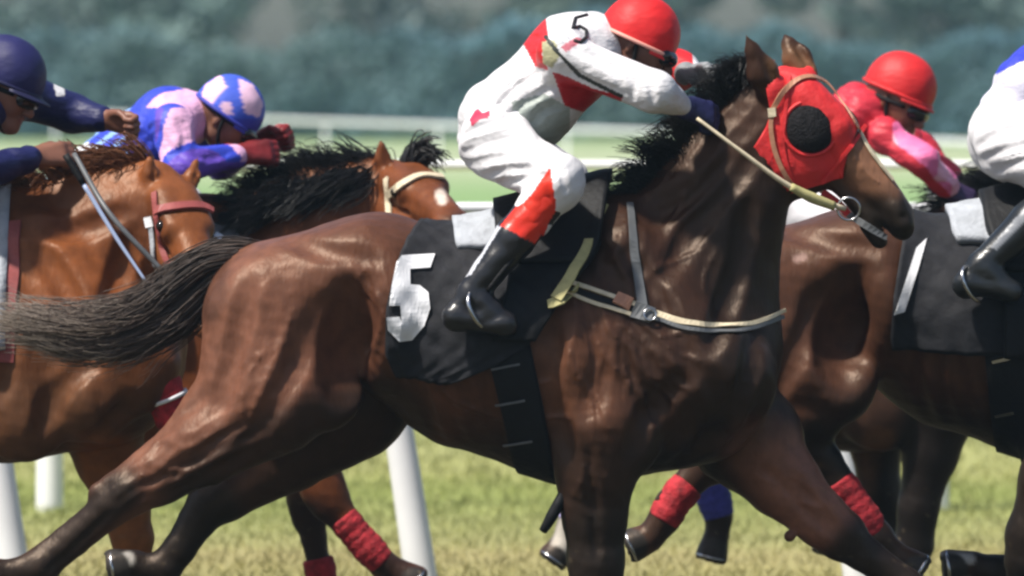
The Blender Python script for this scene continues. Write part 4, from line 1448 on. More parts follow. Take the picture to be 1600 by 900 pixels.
def horse_far_right():
    y0 = 3.2
    k = CAM_D / (CAM_D + y0)
    ft = Frame(y0, 815, 140, k, 310, 100); g = Frame(y0)
    root = thing('horse', 'dark brown racehorse behind the front horse, blue bandages on its hind legs', 'horse', (1, y0, 0))
    b = Blob()
    horse_trunk(b, ft)
    P, r = ft, ft.r
    far_neck(b, g, [(1455, 450, 0, 120), (1545, 385, 0, 85), (1650, 345, 0, 55)])
    q, L = head_prims(b, P, r, g(1665, 325, 0), g(1840, 460, 0), Vector((0, 1, 0)), None, Vector((0.5, 0, 0.5)))
    ear(b, g(1655, 320, -.06), g(1625, 255, -.09), g.r(22)); ear(b, g(1668, 305, .06), g(1642, 250, .09), g.r(22))
    # hind legs: near one trailing, off one about to land
    b.rc(P(405, 470, -.13), r(95), P(470, 590, -.16), r(88), 0.8, 0.035)
    leg(b, g, [(960, 570, -.16, 72), (965, 640, -.16, 50), (942, 700, -.16, 34)], .8, .025)
    leg(b, g, [(942, 700, -.16, 31), (925, 730, -.16, 24), (900, 795, -.15, 21), (892, 815, -.15, 23)], .85, .012)
    leg(b, g, [(892, 815, -.15, 23), (882, 840, -.15, 19)], .9, .01)
    hoof(b, g, (880, 845, -.15), (866, 865, -.15), 20, 25)
    b.rc(P(410, 480, .13), r(92), P(520, 620, .16), r(82), 0.8, 0.035)
    leg(b, g, [(1030, 590, .16, 70), (1070, 640, .16, 48), (1085, 690, .16, 33)], .8, .02)
    leg(b, g, [(1085, 690, .16, 31), (1095, 720, .16, 25), (1118, 785, .15, 22), (1125, 810, .15, 23)], .85, .012)
    leg(b, g, [(1125, 810, .15, 23), (1122, 838, .15, 19)], .9, .01)
    hoof(b, g, (1121, 842, .15), (1114, 872, .15), 21, 26)
    # fore legs: one straight down, one folded
    leg(b, g, [(1375, 610, .17, 70), (1372, 690, .17, 42), (1378, 770, .16, 32), (1384, 800, .16, 31)], .85, .03)
    leg(b, g, [(1384, 800, .16, 29), (1388, 840, .16, 22), (1392, 900, .16, 21), (1392, 930, .16, 24)], .85, .012)
    hoof(b, g, (1400, 955, .16), (1410, 975, .16), 22, 27)
    leg(b, g, [(1392, 930, .16, 24), (1400, 955, .16, 21)], .9, .01)
    leg(b, g, [(1470, 610, -.17, 72), (1450, 700, -.17, 42), (1430, 790, -.17, 30), (1424, 845, -.16, 31)], .85, .03)
    leg(b, g, [(1424, 848, -.16, 30), (1392, 862, -.16, 22), (1345, 858, -.15, 20), (1320, 850, -.15, 23)], .85, .012)
    hoof(b, g, (1302, 845, -.15), (1282, 838, -.15), 20, 25)
    leg(b, g, [(1320, 850, -.15, 23), (1302, 845, -.15, 19)], .9, .01)
    dark = [([(1470, 640), (1424, 850), (1320, 850)], 50, 80, 0.95), ([(1380, 830), (1390, 950)], 30, 60, .8), ([(940, 720), (890, 820)], 30, 50, .7), ([(1085, 700), (1120, 870)], 30, 50, .8)]
    fn = coat_fn(g, 'brown', dark, [(864, 868, 24), (1112, 875, 36), (1410, 978, 30), (1280, 838, 30)], (815, 1100, 1400),
                 white=[([(892, 818), (882, 848)], 18, 26, (0.5, 0.46, 0.4))],
                 extra=lambda col, x, y, V, nz: mixc(col, (0.11, 0.048, 0.02), .8 * sstep(38, 18, segdist(x, y, [(1370, 690), (1380, 790)]))))
    body, bv = finish_body(b, 'horse_body', g, 0.010, fn, root)
    eyes(root, [q(.30, .055, -.15), q(.30, .055, .15)], .03 * L)
    mg = [[g(x + 5, y + 22), g(x, y - 5), g(x - 35, y - 25, -.02), g(x - 70, y - 15, -.03)] for x, y in ((1480, 345), (1520, 318), (1560, 303), (1600, 298), (1640, 295))]
    link('mane', hair_mesh('mane', mg, 700, (.012, .02), .0036, .0012, 8, .01, .4, seed=32, clumps=60), M['hair_black'], root)
    bandage(root, g, [(920, 742, -.157), (905, 785, -.15), (893, 812, -.15)], 26, mat('lavender_bandage', (0.4, 0.36, 0.62), rough=.75, bump=.3, bscale=60))
    bandage(root, g, [(1096, 725, .157), (1112, 765, .15), (1126, 812, .15)], 27, M['blue_band'])
    return root, bv

def horse_left():
    y0 = 1.05
    k = CAM_D / (CAM_D + y0)
    ft = Frame(y0, 290, 100, k, 1215, 100); g = Frame(y0)
    root = thing('horse', 'orange chestnut racehorse at the left edge, ridden by the rider in navy', 'horse', (-2, y0, 0))
    b = Blob()
    horse_trunk(b, ft)
    P, r = ft, ft.r
    far_neck(b, g, [(125, 445, 0, 132), (185, 375, -.02, 92), (240, 318, -.04, 58)], .7)
    far_neck(b, g, [(40, 370, 0, 70), (135, 330, -.01, 60), (232, 292, -.03, 40)], .5)
    poll, muz = g(262, 303, -.05), g(345, 490, -.38)
    lat = Vector((0.85, 0.5, 0.05)); top = Vector((0.45, -0.75, 0.75))
    q, L = head_prims(b, P, r, poll, muz, lat, None, top)
    ear(b, q(-.02, .05, -.12), g(236, 240, -.10), g.r(14), .8); ear(b, q(.02, .05, .12), g(308, 244, .02), g.r(14), .8)
    # near fore folded, off fore on the ground, hind legs outside the picture
    leg(b, g, [(150, 610, -.19, 80), (215, 590, -.19, 50), (246, 570, -.18, 37)], .85, .03)
    leg(b, g, [(246, 570, -.18, 34), (258, 600, -.17, 25), (276, 650, -.16, 24), (285, 668, -.16, 26)], .85, .012)
    leg(b, g, [(285, 668, -.16, 26), (276, 690, -.16, 20)], .9, .01)
    hoof(b, g, (272, 694, -.16), (252, 702, -.16), 21, 26)
    leg(b, g, [(150, 640, .12, 84), (168, 720, .12, 52), (190, 790, .12, 38), (204, 845, .12, 34)], .85, .03)
    leg(b, g, [(204, 845, .12, 33), (208, 885, .12, 25), (214, 960, .12, 24), (212, 1005, .12, 27)], .85, .012)
    leg(b, g, [(212, 1005, .12, 27), (232, 1035, .12, 22), (240, 1045, .12, 24)], .9, .01)
    hoof(b, g, (243, 1050, .12), (256, 1072, .12), 26, 31)
    for s, dx in ((-1, 0), (1, 70)):
        b.rc(P(405, 470, s * .13), r(95), P(450 + dx, 600, s * .16), r(86), 0.8, 0.035)
        leg(b, ft, [(450 + dx, 610, s * .16, 78), (380 + dx, 700, s * .16, 52), (320 + dx, 780, s * .16, 38)], .8, .02)
        leg(b, ft, [(320 + dx, 780, s * .16, 36), (300 + dx, 820, s * .16, 27), (280 + dx, 920, s * .15, 25), (275 + dx, 950, s * .15, 27)], .85, .012)
        hoof(b, ft, (285 + dx, 985, s * .15), (300 + dx, 1005, s * .15), 25, 32)
        leg(b, ft, [(275 + dx, 950, s * .15, 27), (285 + dx, 985, s * .15, 22)], .9, .01)
    pr = make_probe(b)
    trunk_marks(b, ft, pr)
    mark(b, g, pr, [(60, 380), (110, 450), (150, 560)], .03, .014)
    mark(b, g, pr, [(210, 360), (190, 430), (160, 520)], .03, .014)
    mark(b, g, pr, [(40, 350), (120, 360), (200, 330)], .03, .01)
    def extra(col, x, y, V, nz):
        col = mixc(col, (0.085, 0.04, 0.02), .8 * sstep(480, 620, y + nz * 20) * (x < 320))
        col = mixc(col, (0.22, 0.075, 0.022), sstep(70, 30, segdist(x, y, [(165, 720), (210, 870)])))
        col = mixc(col, (0.08, 0.025, 0.01), .7 * sstep(30, 10, segdist(x, y, [(255, 318), (262, 322)])))
        col = mixc(col, (0.05, 0.025, 0.015), .8 * sstep(60, 20, np.hypot(x - 345, y - 475)))
        col = mixc(col, (0.07, 0.022, 0.009), .6 * sstep(60, 20, segdist(x, y, [(60, 320), (150, 330), (215, 350)])))
        return col
    fn = coat_fn(g, 'chestnut', [], [(258, 1076, 34), (250, 703, 28)], (-600, -200, 60), extra=extra)
    body, bv = finish_body(b, 'horse_body', g, 0.009, fn, root)
    eyes(root, [q(.30, .055, -.15), q(.30, .055, .15)], .03 * L)
    def mcol(c, u):
        return np.outer(1 - c, [0.10, 0.035, 0.015]) + np.outer(c, [0.24, 0.10, 0.045])
    mg = [[g(x + 6, y + 25), g(x, y - 4), g(x - 28, y - 34, -.03), g(x - 62, y - 26, -.05)] for x, y in ((30, 318), (75, 302), (120, 288), (160, 280), (200, 272), (240, 268))]
    link('mane', hair_mesh('mane', mg, 700, (.014, .02), .0036, .0012, 9, .012, .4, mcol, seed=42, clumps=60), M['hair_tail'], root)
    tg = [[ft(400, 352), ft(330, 380), ft(250, 450), ft(150, 500)], [ft(340, 420), ft(310, 470), ft(240, 520), ft(140, 540)]]
    link('tail', hair_mesh('tail', tg, 120, (.012, .03), .004, .0012, 10, .012, .3, mcol, seed=43), M['hair_tail'], root)
    br = link('bridle', strap_mesh('bridle', g, [bv], [(246, 300), (252, 345), (262, 395), (285, 430)], .02), M['pink_leather'], root)
    link('browband', strap_mesh('browband', g, [bv], [(250, 328), (285, 322), (318, 322), (334, 330)], .03, .008), M['pink_leather'], br)
    link('cheek_strap', strap_mesh('cheek_strap', g, [bv], [(240, 345), (246, 390), (250, 430)], .016, .005, .006), M['grey_pad'], br)
    link('rosette', strap_mesh('rosette', g, [bv], [(236, 338), (239, 354)], .026, .006, .008), M['white_print'], br)
    link('chest_strap', strap_mesh('chest_strap', g, [bv], [(28, 345), (27, 400), (24, 470), (20, 560)], .045, .006, .004), M['pink_leather'], root)
    link('rein', tube_mesh('rein', [g(120, 240, -.12), g(180, 330, -.3), g(262, 418, -.33)], .008, 8, .02), M['grey_leather'], br)
    bd = bandage(root, g, [(252, 582, -.175), (262, 610, -.17), (281, 658, -.16)], 31, M['red_band'], stripe=.45)
    A, B = ft(560, 520), ft(960, 520)
    sx = lambda px: (px - 560) / 400.0
    link('saddlecloth', radial_shell('saddlecloth', bv, A, B, lambda t: sx(640), lambda t: sx(930), -105, 105, 26, 50, .016, .01, 3, .002), M['grey_pad'], root)
    return root, bv

def horse_middle():
    y0 = 2.3
    k = CAM_D / (CAM_D + y0)
    ft = Frame(y0, 360, 125, k, 1000, 100); g = Frame(y0)
    root = thing('horse', 'bay racehorse with black mane and cream browband behind the front horse\'s rump', 'horse', (-1, y0, 0))
    b = Blob()
    horse_trunk(b, ft)
    P, r = ft, ft.r
    far_neck(b, g, [(430, 440, 0, 112), (505, 365, -.02, 82), (600, 312, -.05, 55)], .7)
    far_neck(b, g, [(380, 370, 0, 62), (470, 318, -.01, 55), (590, 286, -.04, 40)], .5)
    poll, muz = g(624, 286, -.06), g(720, 358, -.54)
    lat = Vector((0.85, 0.42, 0.1)); top = Vector((0.25, -0.2, 1.0))
    q, L = head_prims(b, P, r, poll, muz, lat, None, top)
    ear(b, q(-.02, .07, -.11), g(596, 214, -.10), g.r(14), .8); ear(b, q(.0, .07, .12), g(664, 212, .02), g.r(15), .8)
    # fore legs under the front horse's belly
    leg(b, g, [(470, 620, -.16, 74), (484, 700, -.16, 44), (508, 760, -.16, 33), (520, 782, -.16, 31)], .85, .03)
    leg(b, g, [(520, 782, -.16, 30), (540, 808, -.16, 23), (582, 858, -.15, 22), (600, 876, -.15, 24)], .85, .012)
    leg(b, g, [(600, 876, -.15, 24), (622, 886, -.15, 20)], .9, .01)
    hoof(b, g, (626, 888, -.15), (648, 903, -.15), 21, 27)
    leg(b, g, [(455, 620, .16, 72), (465, 710, .16, 40), (478, 790, .16, 28), (482, 815, .16, 27)], .85, .03)
    leg(b, g, [(482, 815, .16, 26), (488, 845, .16, 20), (500, 905, .16, 19), (502, 930, .16, 23)], .85, .012)
    leg(b, g, [(502, 930, .16, 23), (515, 955, .16, 19)], .9, .01)
    hoof(b, g, (518, 960, .16), (530, 980, .16), 21, 27)
    for s, dx in ((-1, 0), (1, 70)):
        b.rc(P(405, 470, s * .13), r(95), P(450 + dx, 600, s * .16), r(86), 0.8, 0.035)
        leg(b, ft, [(450 + dx, 610, s * .16, 78), (380 + dx, 700, s * .16, 52), (320 + dx, 780, s * .16, 38)], .8, .02)
        leg(b, ft, [(320 + dx, 780, s * .16, 36), (300 + dx, 820, s * .16, 27), (280 + dx, 920, s * .15, 25), (275 + dx, 950, s * .15, 27)], .85, .012)
        hoof(b, ft, (285 + dx, 985, s * .15), (300 + dx, 1005, s * .15), 25, 32)
        leg(b, ft, [(275 + dx, 950, s * .15, 27), (285 + dx, 985, s * .15, 22)], .9, .01)
    dark = [([(480, 830), (502, 930), (530, 980)], 40, 80, .9), ([(600, 870), (650, 905)], 20, 40, .9), ([(715, 345), (720, 352)], 14, 34, .85)]
    fn = coat_fn(g, 'bay', dark, [(650, 905, 28), (532, 984, 30)], (-260, 200, 420), white=[([(690, 300), (693, 308)], 5, 11, (0.6, 0.5, 0.42))])
    body, bv = finish_body(b, 'horse_body', g, 0.009, fn, root)
    eyes(root, [q(.30, .055, -.15), q(.30, .055, .15)], .03 * L)
    mg = []
    for i, (x, y) in enumerate(((372, 345), (400, 322), (430, 302), (460, 290), (500, 275), (540, 268), (575, 266), (605, 268))):
        mg.append([g(x + 8, y + 32), g(x, y - 2, -.01), g(x - 26, y - 24, -.03), g(x - 56, y - 20, -.05)])
    link('mane', hair_mesh('mane', mg, 2000, (.016, .018), .0028, .0008, 9, .012, .5, seed=52, clumps=80), M['hair_black'], root)
    mg2 = [[g(x + 4, y + 8), g(x - 14, y + 4, -.07), g(x - 46, y + 26, -.13), g(x - 84, y + 48, -.16)] for x, y in ((400, 330), (440, 305), (480, 290), (520, 280), (560, 272), (600, 270))]
    link('mane', hair_mesh('mane', mg2, 2200, (.016, .02), .003, .0008, 9, .012, .5, seed=54, clumps=90), M['hair_black'], root)
    fg = [[g(628, 275, -.06), g(636, 244, -.05), g(658, 228, -.05), g(684, 248, -.06)], [g(640, 278, -.05), g(655, 248, -.06), g(672, 236, -.06), g(682, 262, -.06)]]
    link('forelock', hair_mesh('forelock', fg, 160, (.012, .018), .005, .0015, 8, .008, .4, seed=53), M['hair_black'], root)
    br = link('bridle', strap_mesh('bridle', g, [bv], [(607, 278), (609, 305), (612, 340), (615, 370)], .022, .006), M['cream_web'], root)
    link('browband', strap_mesh('browband', g, [bv], [(610, 303), (632, 286), (660, 274), (692, 276)], .024, .007), M['cream_web'], br)
    bandage(root, g, [(536, 802, -.16), (560, 832, -.155), (598, 874, -.15)], 25.5, M['red_band'])
    bandage(root, g, [(494, 878, .16), (500, 905, .16), (503, 928, .16)], 25, M['red_band'])
    A, B = ft(560, 520), ft(960, 520)
    sx = lambda px: (px - 560) / 400.0
    link('saddlecloth', radial_shell('saddlecloth', bv, A, B, lambda t: sx(640), lambda t: sx(930), -105, 105, 26, 50, .016, .01, 3, .002), M['black_cloth'], root)
    bp = link('breastplate', strap_mesh('breastplate', g, [bv], [(318, 352), (345, 360), (372, 362)], .05, .006, .004), M['grey_leather'], root)
    link('ring', strap_mesh('ring', g, [bv], [(340, 366), (350, 372)], .02, .006, .01), M['metal'], bp)
    return root, bv

h5_root, h5_bv = horse_right()
h4_root, h4_bv = horse_far_right()
h2_root, h2_bv = horse_left()
h3_root, h3_bv = horse_middle()
# ------------------------------------------------------------------ riders
def hand_prims(b, w, d, g, n, inf=0.0, k=0.006):
    """w wrist, d along the hand, g across the knuckles (towards the little finger), n towards the palm"""
    w = Vector(w); d = Vector(d).normalized()
    g = Vector(g); g = (g - d * g.dot(d)).normalized()
    n0 = Vector(n); n = d.cross(g)
    if n.dot(n0) < 0:
        n = -n
    for s in (-.024, 0, .022):
        b.rc(w + g * s * .6, .019 + inf, w + d * .08 + g * s, .017 + inf, 1, .012)
    for i, L in enumerate((1.0, 1.12, 1.04, .82)):
        p0 = w + d * .082 + g * (i - 1.5) * .0205
        p1 = p0 + d * .030 * L + n * .010
        p2 = p1 + n * .027 * L - d * .002
        p3 = p2 - d * .021 * L + n * .004
        b.rc(p0, .0105 + inf, p1, .0098 + inf, 1, k)
        b.rc(p1, .0098 + inf, p2, .0090 + inf, 1, .003)
        b.rc(p2, .0088 + inf, p3, .0078 + inf, 1, .003)
    t0 = w + d * .028 - g * .030 + n * .008
    t1 = t0 + d * .032 - g * .012 + n * .014
    t2 = t1 + d * .026 + g * .006 + n * .012
    b.rc(t0, .0135 + inf, t1, .0112 + inf, 1, .01)
    b.rc(t1, .0110 + inf, t2, .0092 + inf, 1, .004)

def head_of(b, c, f, u, s):
    q = lambda a, t, v: c + f * a + u * t + s * v
    b.rc(q(-.03, .025, 0), .083, q(.02, .03, 0), .080, 1, .02)
    b.rc(q(.02, -.03, 0), .066, q(.055, -.075, 0), .038, 1, .03)
    b.rc(q(.045, .0, -.03), .045, q(.045, .0, .03), .045, 1, .02)
    for v in (-1, 1):
        b.ball(q(.062, -.028, v * .034), .026, 1, .02)                 # cheekbone
        b.ball(q(.083, .004, v * .031), .0145, 1, .008, '-')           # eye socket
        b.rc(q(.088, .022, v * .012), .011, q(.078, .022, v * .046), .010, 1, .01)  # brow
        b.rc(q(-.005, .012, v * .080), .014, q(-.012, -.022, v * .076), .010, 1, .006)  # ear
        b.rc(q(.0, -.055, v * .05), .022, q(.06, -.088, v * .02), .018, 1, .025)   # jaw line
    b.rc(q(.086, .008, 0), .010, q(.112, -.030, 0), .0135, 1, .010)    # nose
    b.ball(q(.100, -.034, -.010), .0085, 1, .005); b.ball(q(.100, -.034, .010), .0085, 1, .005)
    b.rc(q(.092, -.052, -.018), .0065, q(.092, -.052, .018), .0065, 1, .008)   # lips
    b.rc(q(.089, -.064, -.015), .007, q(.089, -.064, .015), .007, 1, .008)
    b.rc(q(.092, -.058, -.02), .0025, q(.092, -.058, .02), .0025, 1, .003, '-')
    b.ball(q(.082, -.088, 0), .017, 1, .015)                           # chin
    return q

def make_rider(label, g, J, cfg, loc):
    R = g.r
    root = thing('person', label, 'rider', loc)
    f = Vector(cfg['face']).normalized()
    u = Vector(cfg['up']); u = (u - f * u.dot(f)).normalized()
    s = f.cross(u).normalized()
    W = {k: g(*v) for k, v in J.items()}
    rp = cfg.get('r', {})
    rr = lambda k, d: R(rp.get(k, d))
    # body
    b = Blob()
    b.rc(W['pelvis'], rr('pelvis', 50) * .68, W['waist'], rr('waist', 48) * .68, 1.2, .03)
    b.rc(W['waist'], rr('waist', 48) * .68, W['chest'], rr('chest', 60) * .7, 1.25, .03)
    b.rc(W['chest'], rr('chest', 60) * .6, W['neck'], .058, 1, .03)
    b.rc(W['neck'], .055, W['head'] - u * .03, .052, 1, .02)
    q = head_of(b, W['head'], f, u, s)
    hands = []
    for S in 'NF':
        b.rc(W['sh' + S], rr('arm', 38) * .62, W['el' + S], rr('elbow', 30) * .6, 1, .02)
        b.rc(W['el' + S], rr('elbow', 30) * .6, W['wr' + S], R(13), 1, .012)
        d = (W['wr' + S] - W['el' + S]).normalized()
        d = (d * .7 + Vector(cfg.get('handdir', (.8, 0, -.1))) * .5).normalized()
        sgn = -1 if S == 'N' else 1
        gx = Vector(cfg.get('grip', (0.1, sgn * .35, -.9)))
        pn = Vector((0, -sgn * 1.0, -.3))
        hands.append((W['wr' + S], d, gx, pn))
        hand_prims(b, W['wr' + S], d, gx, pn)
        b.rc(W['hip' + S], rr('thigh', 58) * .68, W['kn' + S], R(27), 1, .03)
        b.rc(W['kn' + S], R(25), W['an' + S], R(17), 1, .015)
        b.rc(W['an' + S], R(17), W['toe' + S], R(14), .9, .01)
    skin = np.array(cfg.get('skin', (0.16, 0.07, 0.042)))
    def skincol(V):
        c = np.tile(skin, (len(V), 1))
        lip = q(.09, -.058, 0)
        dl = np.linalg.norm((V - np.array(lip)) * np.array([1, 1, 1.8]), axis=1)
        return mixc(c, skin * np.array([1.1, .6, .6]), .7 * sstep(.028, .012, dl))
    link('body', b.mesh('rider_body', h=.0062, smooth=1, colfn=skincol), M['skin'], root)
    for v in (-1, 1):
        link('eye', ring_or_ball('eye', q(.080, .004, v * .031), .0125), M['eye'], root)

    # silks
    sh = Blob()
    sh.rc(W['pelvis'].lerp(W['waist'], .35), rr('waist', 50) * 1.0, W['waist'], rr('waist', 50), 1.25, .03)
    sh.rc(W['waist'], rr('waist', 50), W['chest'], rr('chest', 60), 1.28, .03)
    sh.rc(W['chest'], rr('chest', 60), W['chest'].lerp(W['neck'], .55), rr('chest', 60) * .72, 1.2, .03)
    sh.rc(W['shN'], rr('arm', 38), W['shF'], rr('arm', 38), 1, .03)
    for S in 'NF':
        sh.rc(W['sh' + S], rr('arm', 38), W['el' + S], rr('elbow', 30), 1, .025)
        sh.rc(W['el' + S], rr('elbow', 30), W['el' + S].lerp(W['wr' + S], .85), rr('cuff', 19), 1, .02)
    sh.rc(W['chest'].lerp(W['neck'], .8), rr('chest', 60) * .55, W['neck'], .064, 1, .02)
    if cfg.get('creases'):
        pr = make_probe(sh, .009)
        for pts in cfg['creases']:
            mark(sh, g, pr, pts, .013, .008, '-', .010)
            for q_ in range(2):
                ox, oy = random.uniform(-13, 13), random.uniform(-11, 11)
                mark(sh, g, pr, [(x + ox * random.uniform(.4, 1.3), y + oy * random.uniform(.4, 1.3)) for x, y in pts], .007, .0048, '-', .005)
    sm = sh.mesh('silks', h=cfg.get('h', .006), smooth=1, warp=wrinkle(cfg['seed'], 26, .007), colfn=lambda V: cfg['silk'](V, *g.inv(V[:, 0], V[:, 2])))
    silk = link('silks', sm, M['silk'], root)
    sbv = BVHTree.FromPolygons([tuple(v) for v in sh.V], [tuple(v) for v in sh.Q])
    # breeches
    br = Blob()
    br.rc(W['pelvis'], rr('pelvis', 52), W['pelvis'].lerp(W['waist'], .6), rr('waist', 50) * .94, 1.25, .03)
    for S in 'NF':
        br.rc(W['hip' + S], rr('thigh', 60), W['kn' + S], rr('knee', 42), .95, .03)
        br.rc(W['kn' + S], rr('knee', 42), W['kn' + S].lerp(W['an' + S], .3), R(32), 1, .02)
    if cfg.get('folds'):
        pr = make_probe(br, .009)
        for pts in cfg['folds']:
            mark(br, g, pr, pts, .014, .009, '-', .010)
            for q_ in range(2):
                ox, oy = random.uniform(-13, 13), random.uniform(-11, 11)
                mark(br, g, pr, [(x + ox * random.uniform(.4, 1.3), y + oy * random.uniform(.4, 1.3)) for x, y in pts], .007, .0048, '-', .005)
    bm_ = br.mesh('breeches', h=cfg.get('h', .006), smooth=1, warp=wrinkle(cfg['seed'] + 3, 20, .0055, (1, .4, .9)), colfn=lambda V: cfg['breeches'](V, *g.inv(V[:, 0], V[:, 2])))
    link('breeches', bm_, M['breeches'], root)
    # boots
    for S in 'NF':
        bo = Blob()
        k0, a0, t0 = W['kn' + S], W['an' + S], W['toe' + S]
        heel = W['heel' + S]
        bo.rc(k0.lerp(a0, .16), R(33), k0.lerp(a0, .5), R(31), 1, .015)
        bo.rc(k0.lerp(a0, .5), R(31), a0, R(22), 1, .015)
        bo.rc(a0, R(22), heel, R(19), .9, .015)
        bo.rc(heel, R(17), t0, R(17), 1.1, .012)
        bo.rc(a0.lerp(t0, .3), R(21), t0, R(15), 1.1, .015)
        bo.rc(heel + Vector((0, 0, -.018)), R(13), heel + Vector((.02, 0, -.018)), R(13), 1.1, .004)
        bmsh = bo.mesh('boot', h=.0062, smooth=1, warp=wrinkle(cfg['seed'] + 5, 40, .0025), colfn=lambda V: cfg['boots'](V, *g.inv(V[:, 0], V[:, 2])))
        link('boot', bmsh, M['boot'], root)
    # gloves
    if cfg.get('gloves'):
        for (w, d, gx, pn), col in zip(hands, cfg['gloves']):
            gl = Blob()
            hand_prims(gl, w, d, gx, pn, .0028)
            gl.rc(w - d * .045, R(17) + .004, w, .026, 1, .01)
            link('glove', gl.mesh('glove', h=.0042, smooth=1, colfn=lambda V, col=col: np.tile(np.array(col), (len(V), 1)) * (1 + .25 * vnoise(V, 60, 4))[:, None]), M['glove'], root)
    # cap over the helmet
    hc = W['head'] + u * cfg.get('cap_up', .035) - f * .008
    ha, hs, hu = cfg.get('cap', (.118, .102, .115))
    V, Q = [], []
    seg, rings = 56, 26
    for i in range(rings + 1):
        a = math.radians(103) * i / rings
        for j in range(seg):
            t = 2 * math.pi * j / seg
            wob = 1 + .008 * math.sin(5 * t + 3 * a) + .005 * math.sin(9 * t - 2 + 4 * a) - .012 * max(0, 1 - abs(math.sin(3 * t)) * 9)
            V.append(hc + (f * math.cos(t) * ha + s * math.sin(t) * hs) * (math.sin(a) ** .92 if a < 1.57 else math.sin(a)) * wob + u * math.cos(a) * hu)
    for i in range(rings):
        for j in range(seg):
            k = (j + 1) % seg
            Q.append((i * seg + j, (i + 1) * seg + j, (i + 1) * seg + k, i * seg + k))
    nb = len(V)
    for j in range(seg):                    # inner lip
        t = 2 * math.pi * j / seg
        V.append(hc + (f * math.cos(t) * ha + s * math.sin(t) * hs) * .84 + u * math.cos(math.radians(100)) * hu)
    for j in range(seg):
        k = (j + 1) % seg
        Q.append((rings * seg + j, nb + j, nb + k, rings * seg + k))
    Vn = np.array([list(v) for v in V])
    cap = link('cap', np_mesh('cap', Vn, np.array(Q), True, cfg['capcol'](Vn, *g.inv(Vn[:, 0], Vn[:, 2]))), M['cap'], root)
    ringp = []
    for j in range(seg + 1):
        t = 2 * math.pi * j / seg
        ringp.append(hc + (f * math.cos(t) * ha + s * math.sin(t) * hs) * 1.0 + u * hu * (-.17))
    link('cap_band', tube_mesh('cap_band', ringp, .0062, 8), cfg['band'], cap)
    # peak
    pk, pq = [], []
    for i in range(7):
        for j in range(17):
            t = math.radians(-62 + 124 * j / 16)
            o = 1 + cfg.get('peak', .28) * (i / 6) * math.cos(t * 1.25)
            pk.append(list(hc + (f * math.cos(t) * ha + s * math.sin(t) * hs) * o + u * hu * (-.16 - .10 * (i / 6))))
    G = np.array(pk).reshape(7, 17, 3)
    me = grid_solid('peak', G, np.tile(np.array(u), (7, 17, 1)), .005)
    link('peak', me, cfg.get('peakmat', M['black_leather']), cap)
    # chin strap and goggles
    for v in (-1, 1):
        pass
    cs = [q(.0, .02, -.088), q(.02, -.05, -.076), q(.06, -.103, -.03), q(.065, -.108, 0), q(.06, -.103, .03), q(.02, -.05, .076), q(.0, .02, .088)]
    link('chin_strap', tube_mesh('chin_strap', cs, .006, 8, .01), M['black_leather'], cap)
    gg = Blob()
    up = cfg.get('gog', .004)
    gg.rc(q(.082, up, -.042), .026, q(.098, up, -.012), .025, 1, .01)
    gg.rc(q(.098, up, .012), .025, q(.082, up, .042), .026, 1, .01)
    gm = gg.mesh('goggles', h=.005, smooth=1)
    go = link('goggles', gm, M['lens'], root)
    band = [q(.07 * math.cos(t) + (-.0), up + .004, .092 * math.sin(t)) + f * (.03 * math.cos(t)) for t in np.linspace(math.radians(50), math.radians(310), 30)]
    link('goggle_strap', tube_mesh('goggle_strap', band, .007, 8), M['black_leather'], go)
    return root, sbv, silk

def flat(col):
    return lambda V, x, y: np.tile(np.array(col), (len(V), 1))

WHITE = (0.68, 0.665, 0.68)
RED = (0.6, 0.02, 0.025)

# ---- rider in white and red on the front horse
def silk1(V, x, y):
    c = np.tile(np.array(WHITE), (len(V), 1))
    near = V[:, 1] < 0.10
    red = inpoly(x, y, [(836, 18), (853, 26), (856, 58), (846, 84), (856, 110), (836, 104), (818, 70)])
    c[red & near] = RED
    c[inpoly(x, y, [(862, 112), (882, 118), (925, 138), (972, 150), (964, 170), (920, 178), (882, 166)]) & near] = (0.42, 0.012, 0.02)
    c[inpoly(x, y, [(846, 66), (866, 62), (874, 88), (862, 106), (848, 100)]) & near] = (0.42, 0.40, 0.24)
    c[(segdist(x, y, [(852, 58), (872, 84), (905, 118), (968, 150)]) < 3.2) & near] = (0.03, 0.035, 0.03)
    c[inpoly(x, y, [(874, 74), (900, 58), (912, 62), (884, 82)]) & near] = (0.55, 0.16, 0.2)
    c[inpoly(x, y, [(800, 158), (850, 146), (890, 168), (890, 225), (800, 225)])] = (0.34, 0.38, 0.35)  # dim shirt front above the thigh, its shade painted as grey green
    far = V[:, 1] > 0.12
    c[far & (x > 1000) & (x < 1085)] = RED
    return c

def breech1(V, x, y):
    c = np.tile(np.array(WHITE), (len(V), 1))
    c[inpoly(x, y, [(734, 186), (745, 168), (754, 176), (766, 172), (764, 184), (750, 186), (738, 198)])] = (0.5, 0.03, 0.08)
    c[inpoly(x, y, [(858, 258), (868, 318), (842, 380), (780, 352), (830, 300)])] = (0.68, 0.03, 0.012)
    return c

def boot1(V, x, y):
    c = np.tile(np.array([0.012, 0.012, 0.014]), (len(V), 1))
    c[inpoly(x, y, [(858, 258), (872, 318), (836, 376), (782, 348), (830, 290)])] = (0.68, 0.03, 0.012)
    c[inpoly(x, y, [(770, 344), (783, 350), (738, 422), (722, 430)])] = (0.55, 0.56, 0.6)  # painted highlight down the back edge of the boot
    return c

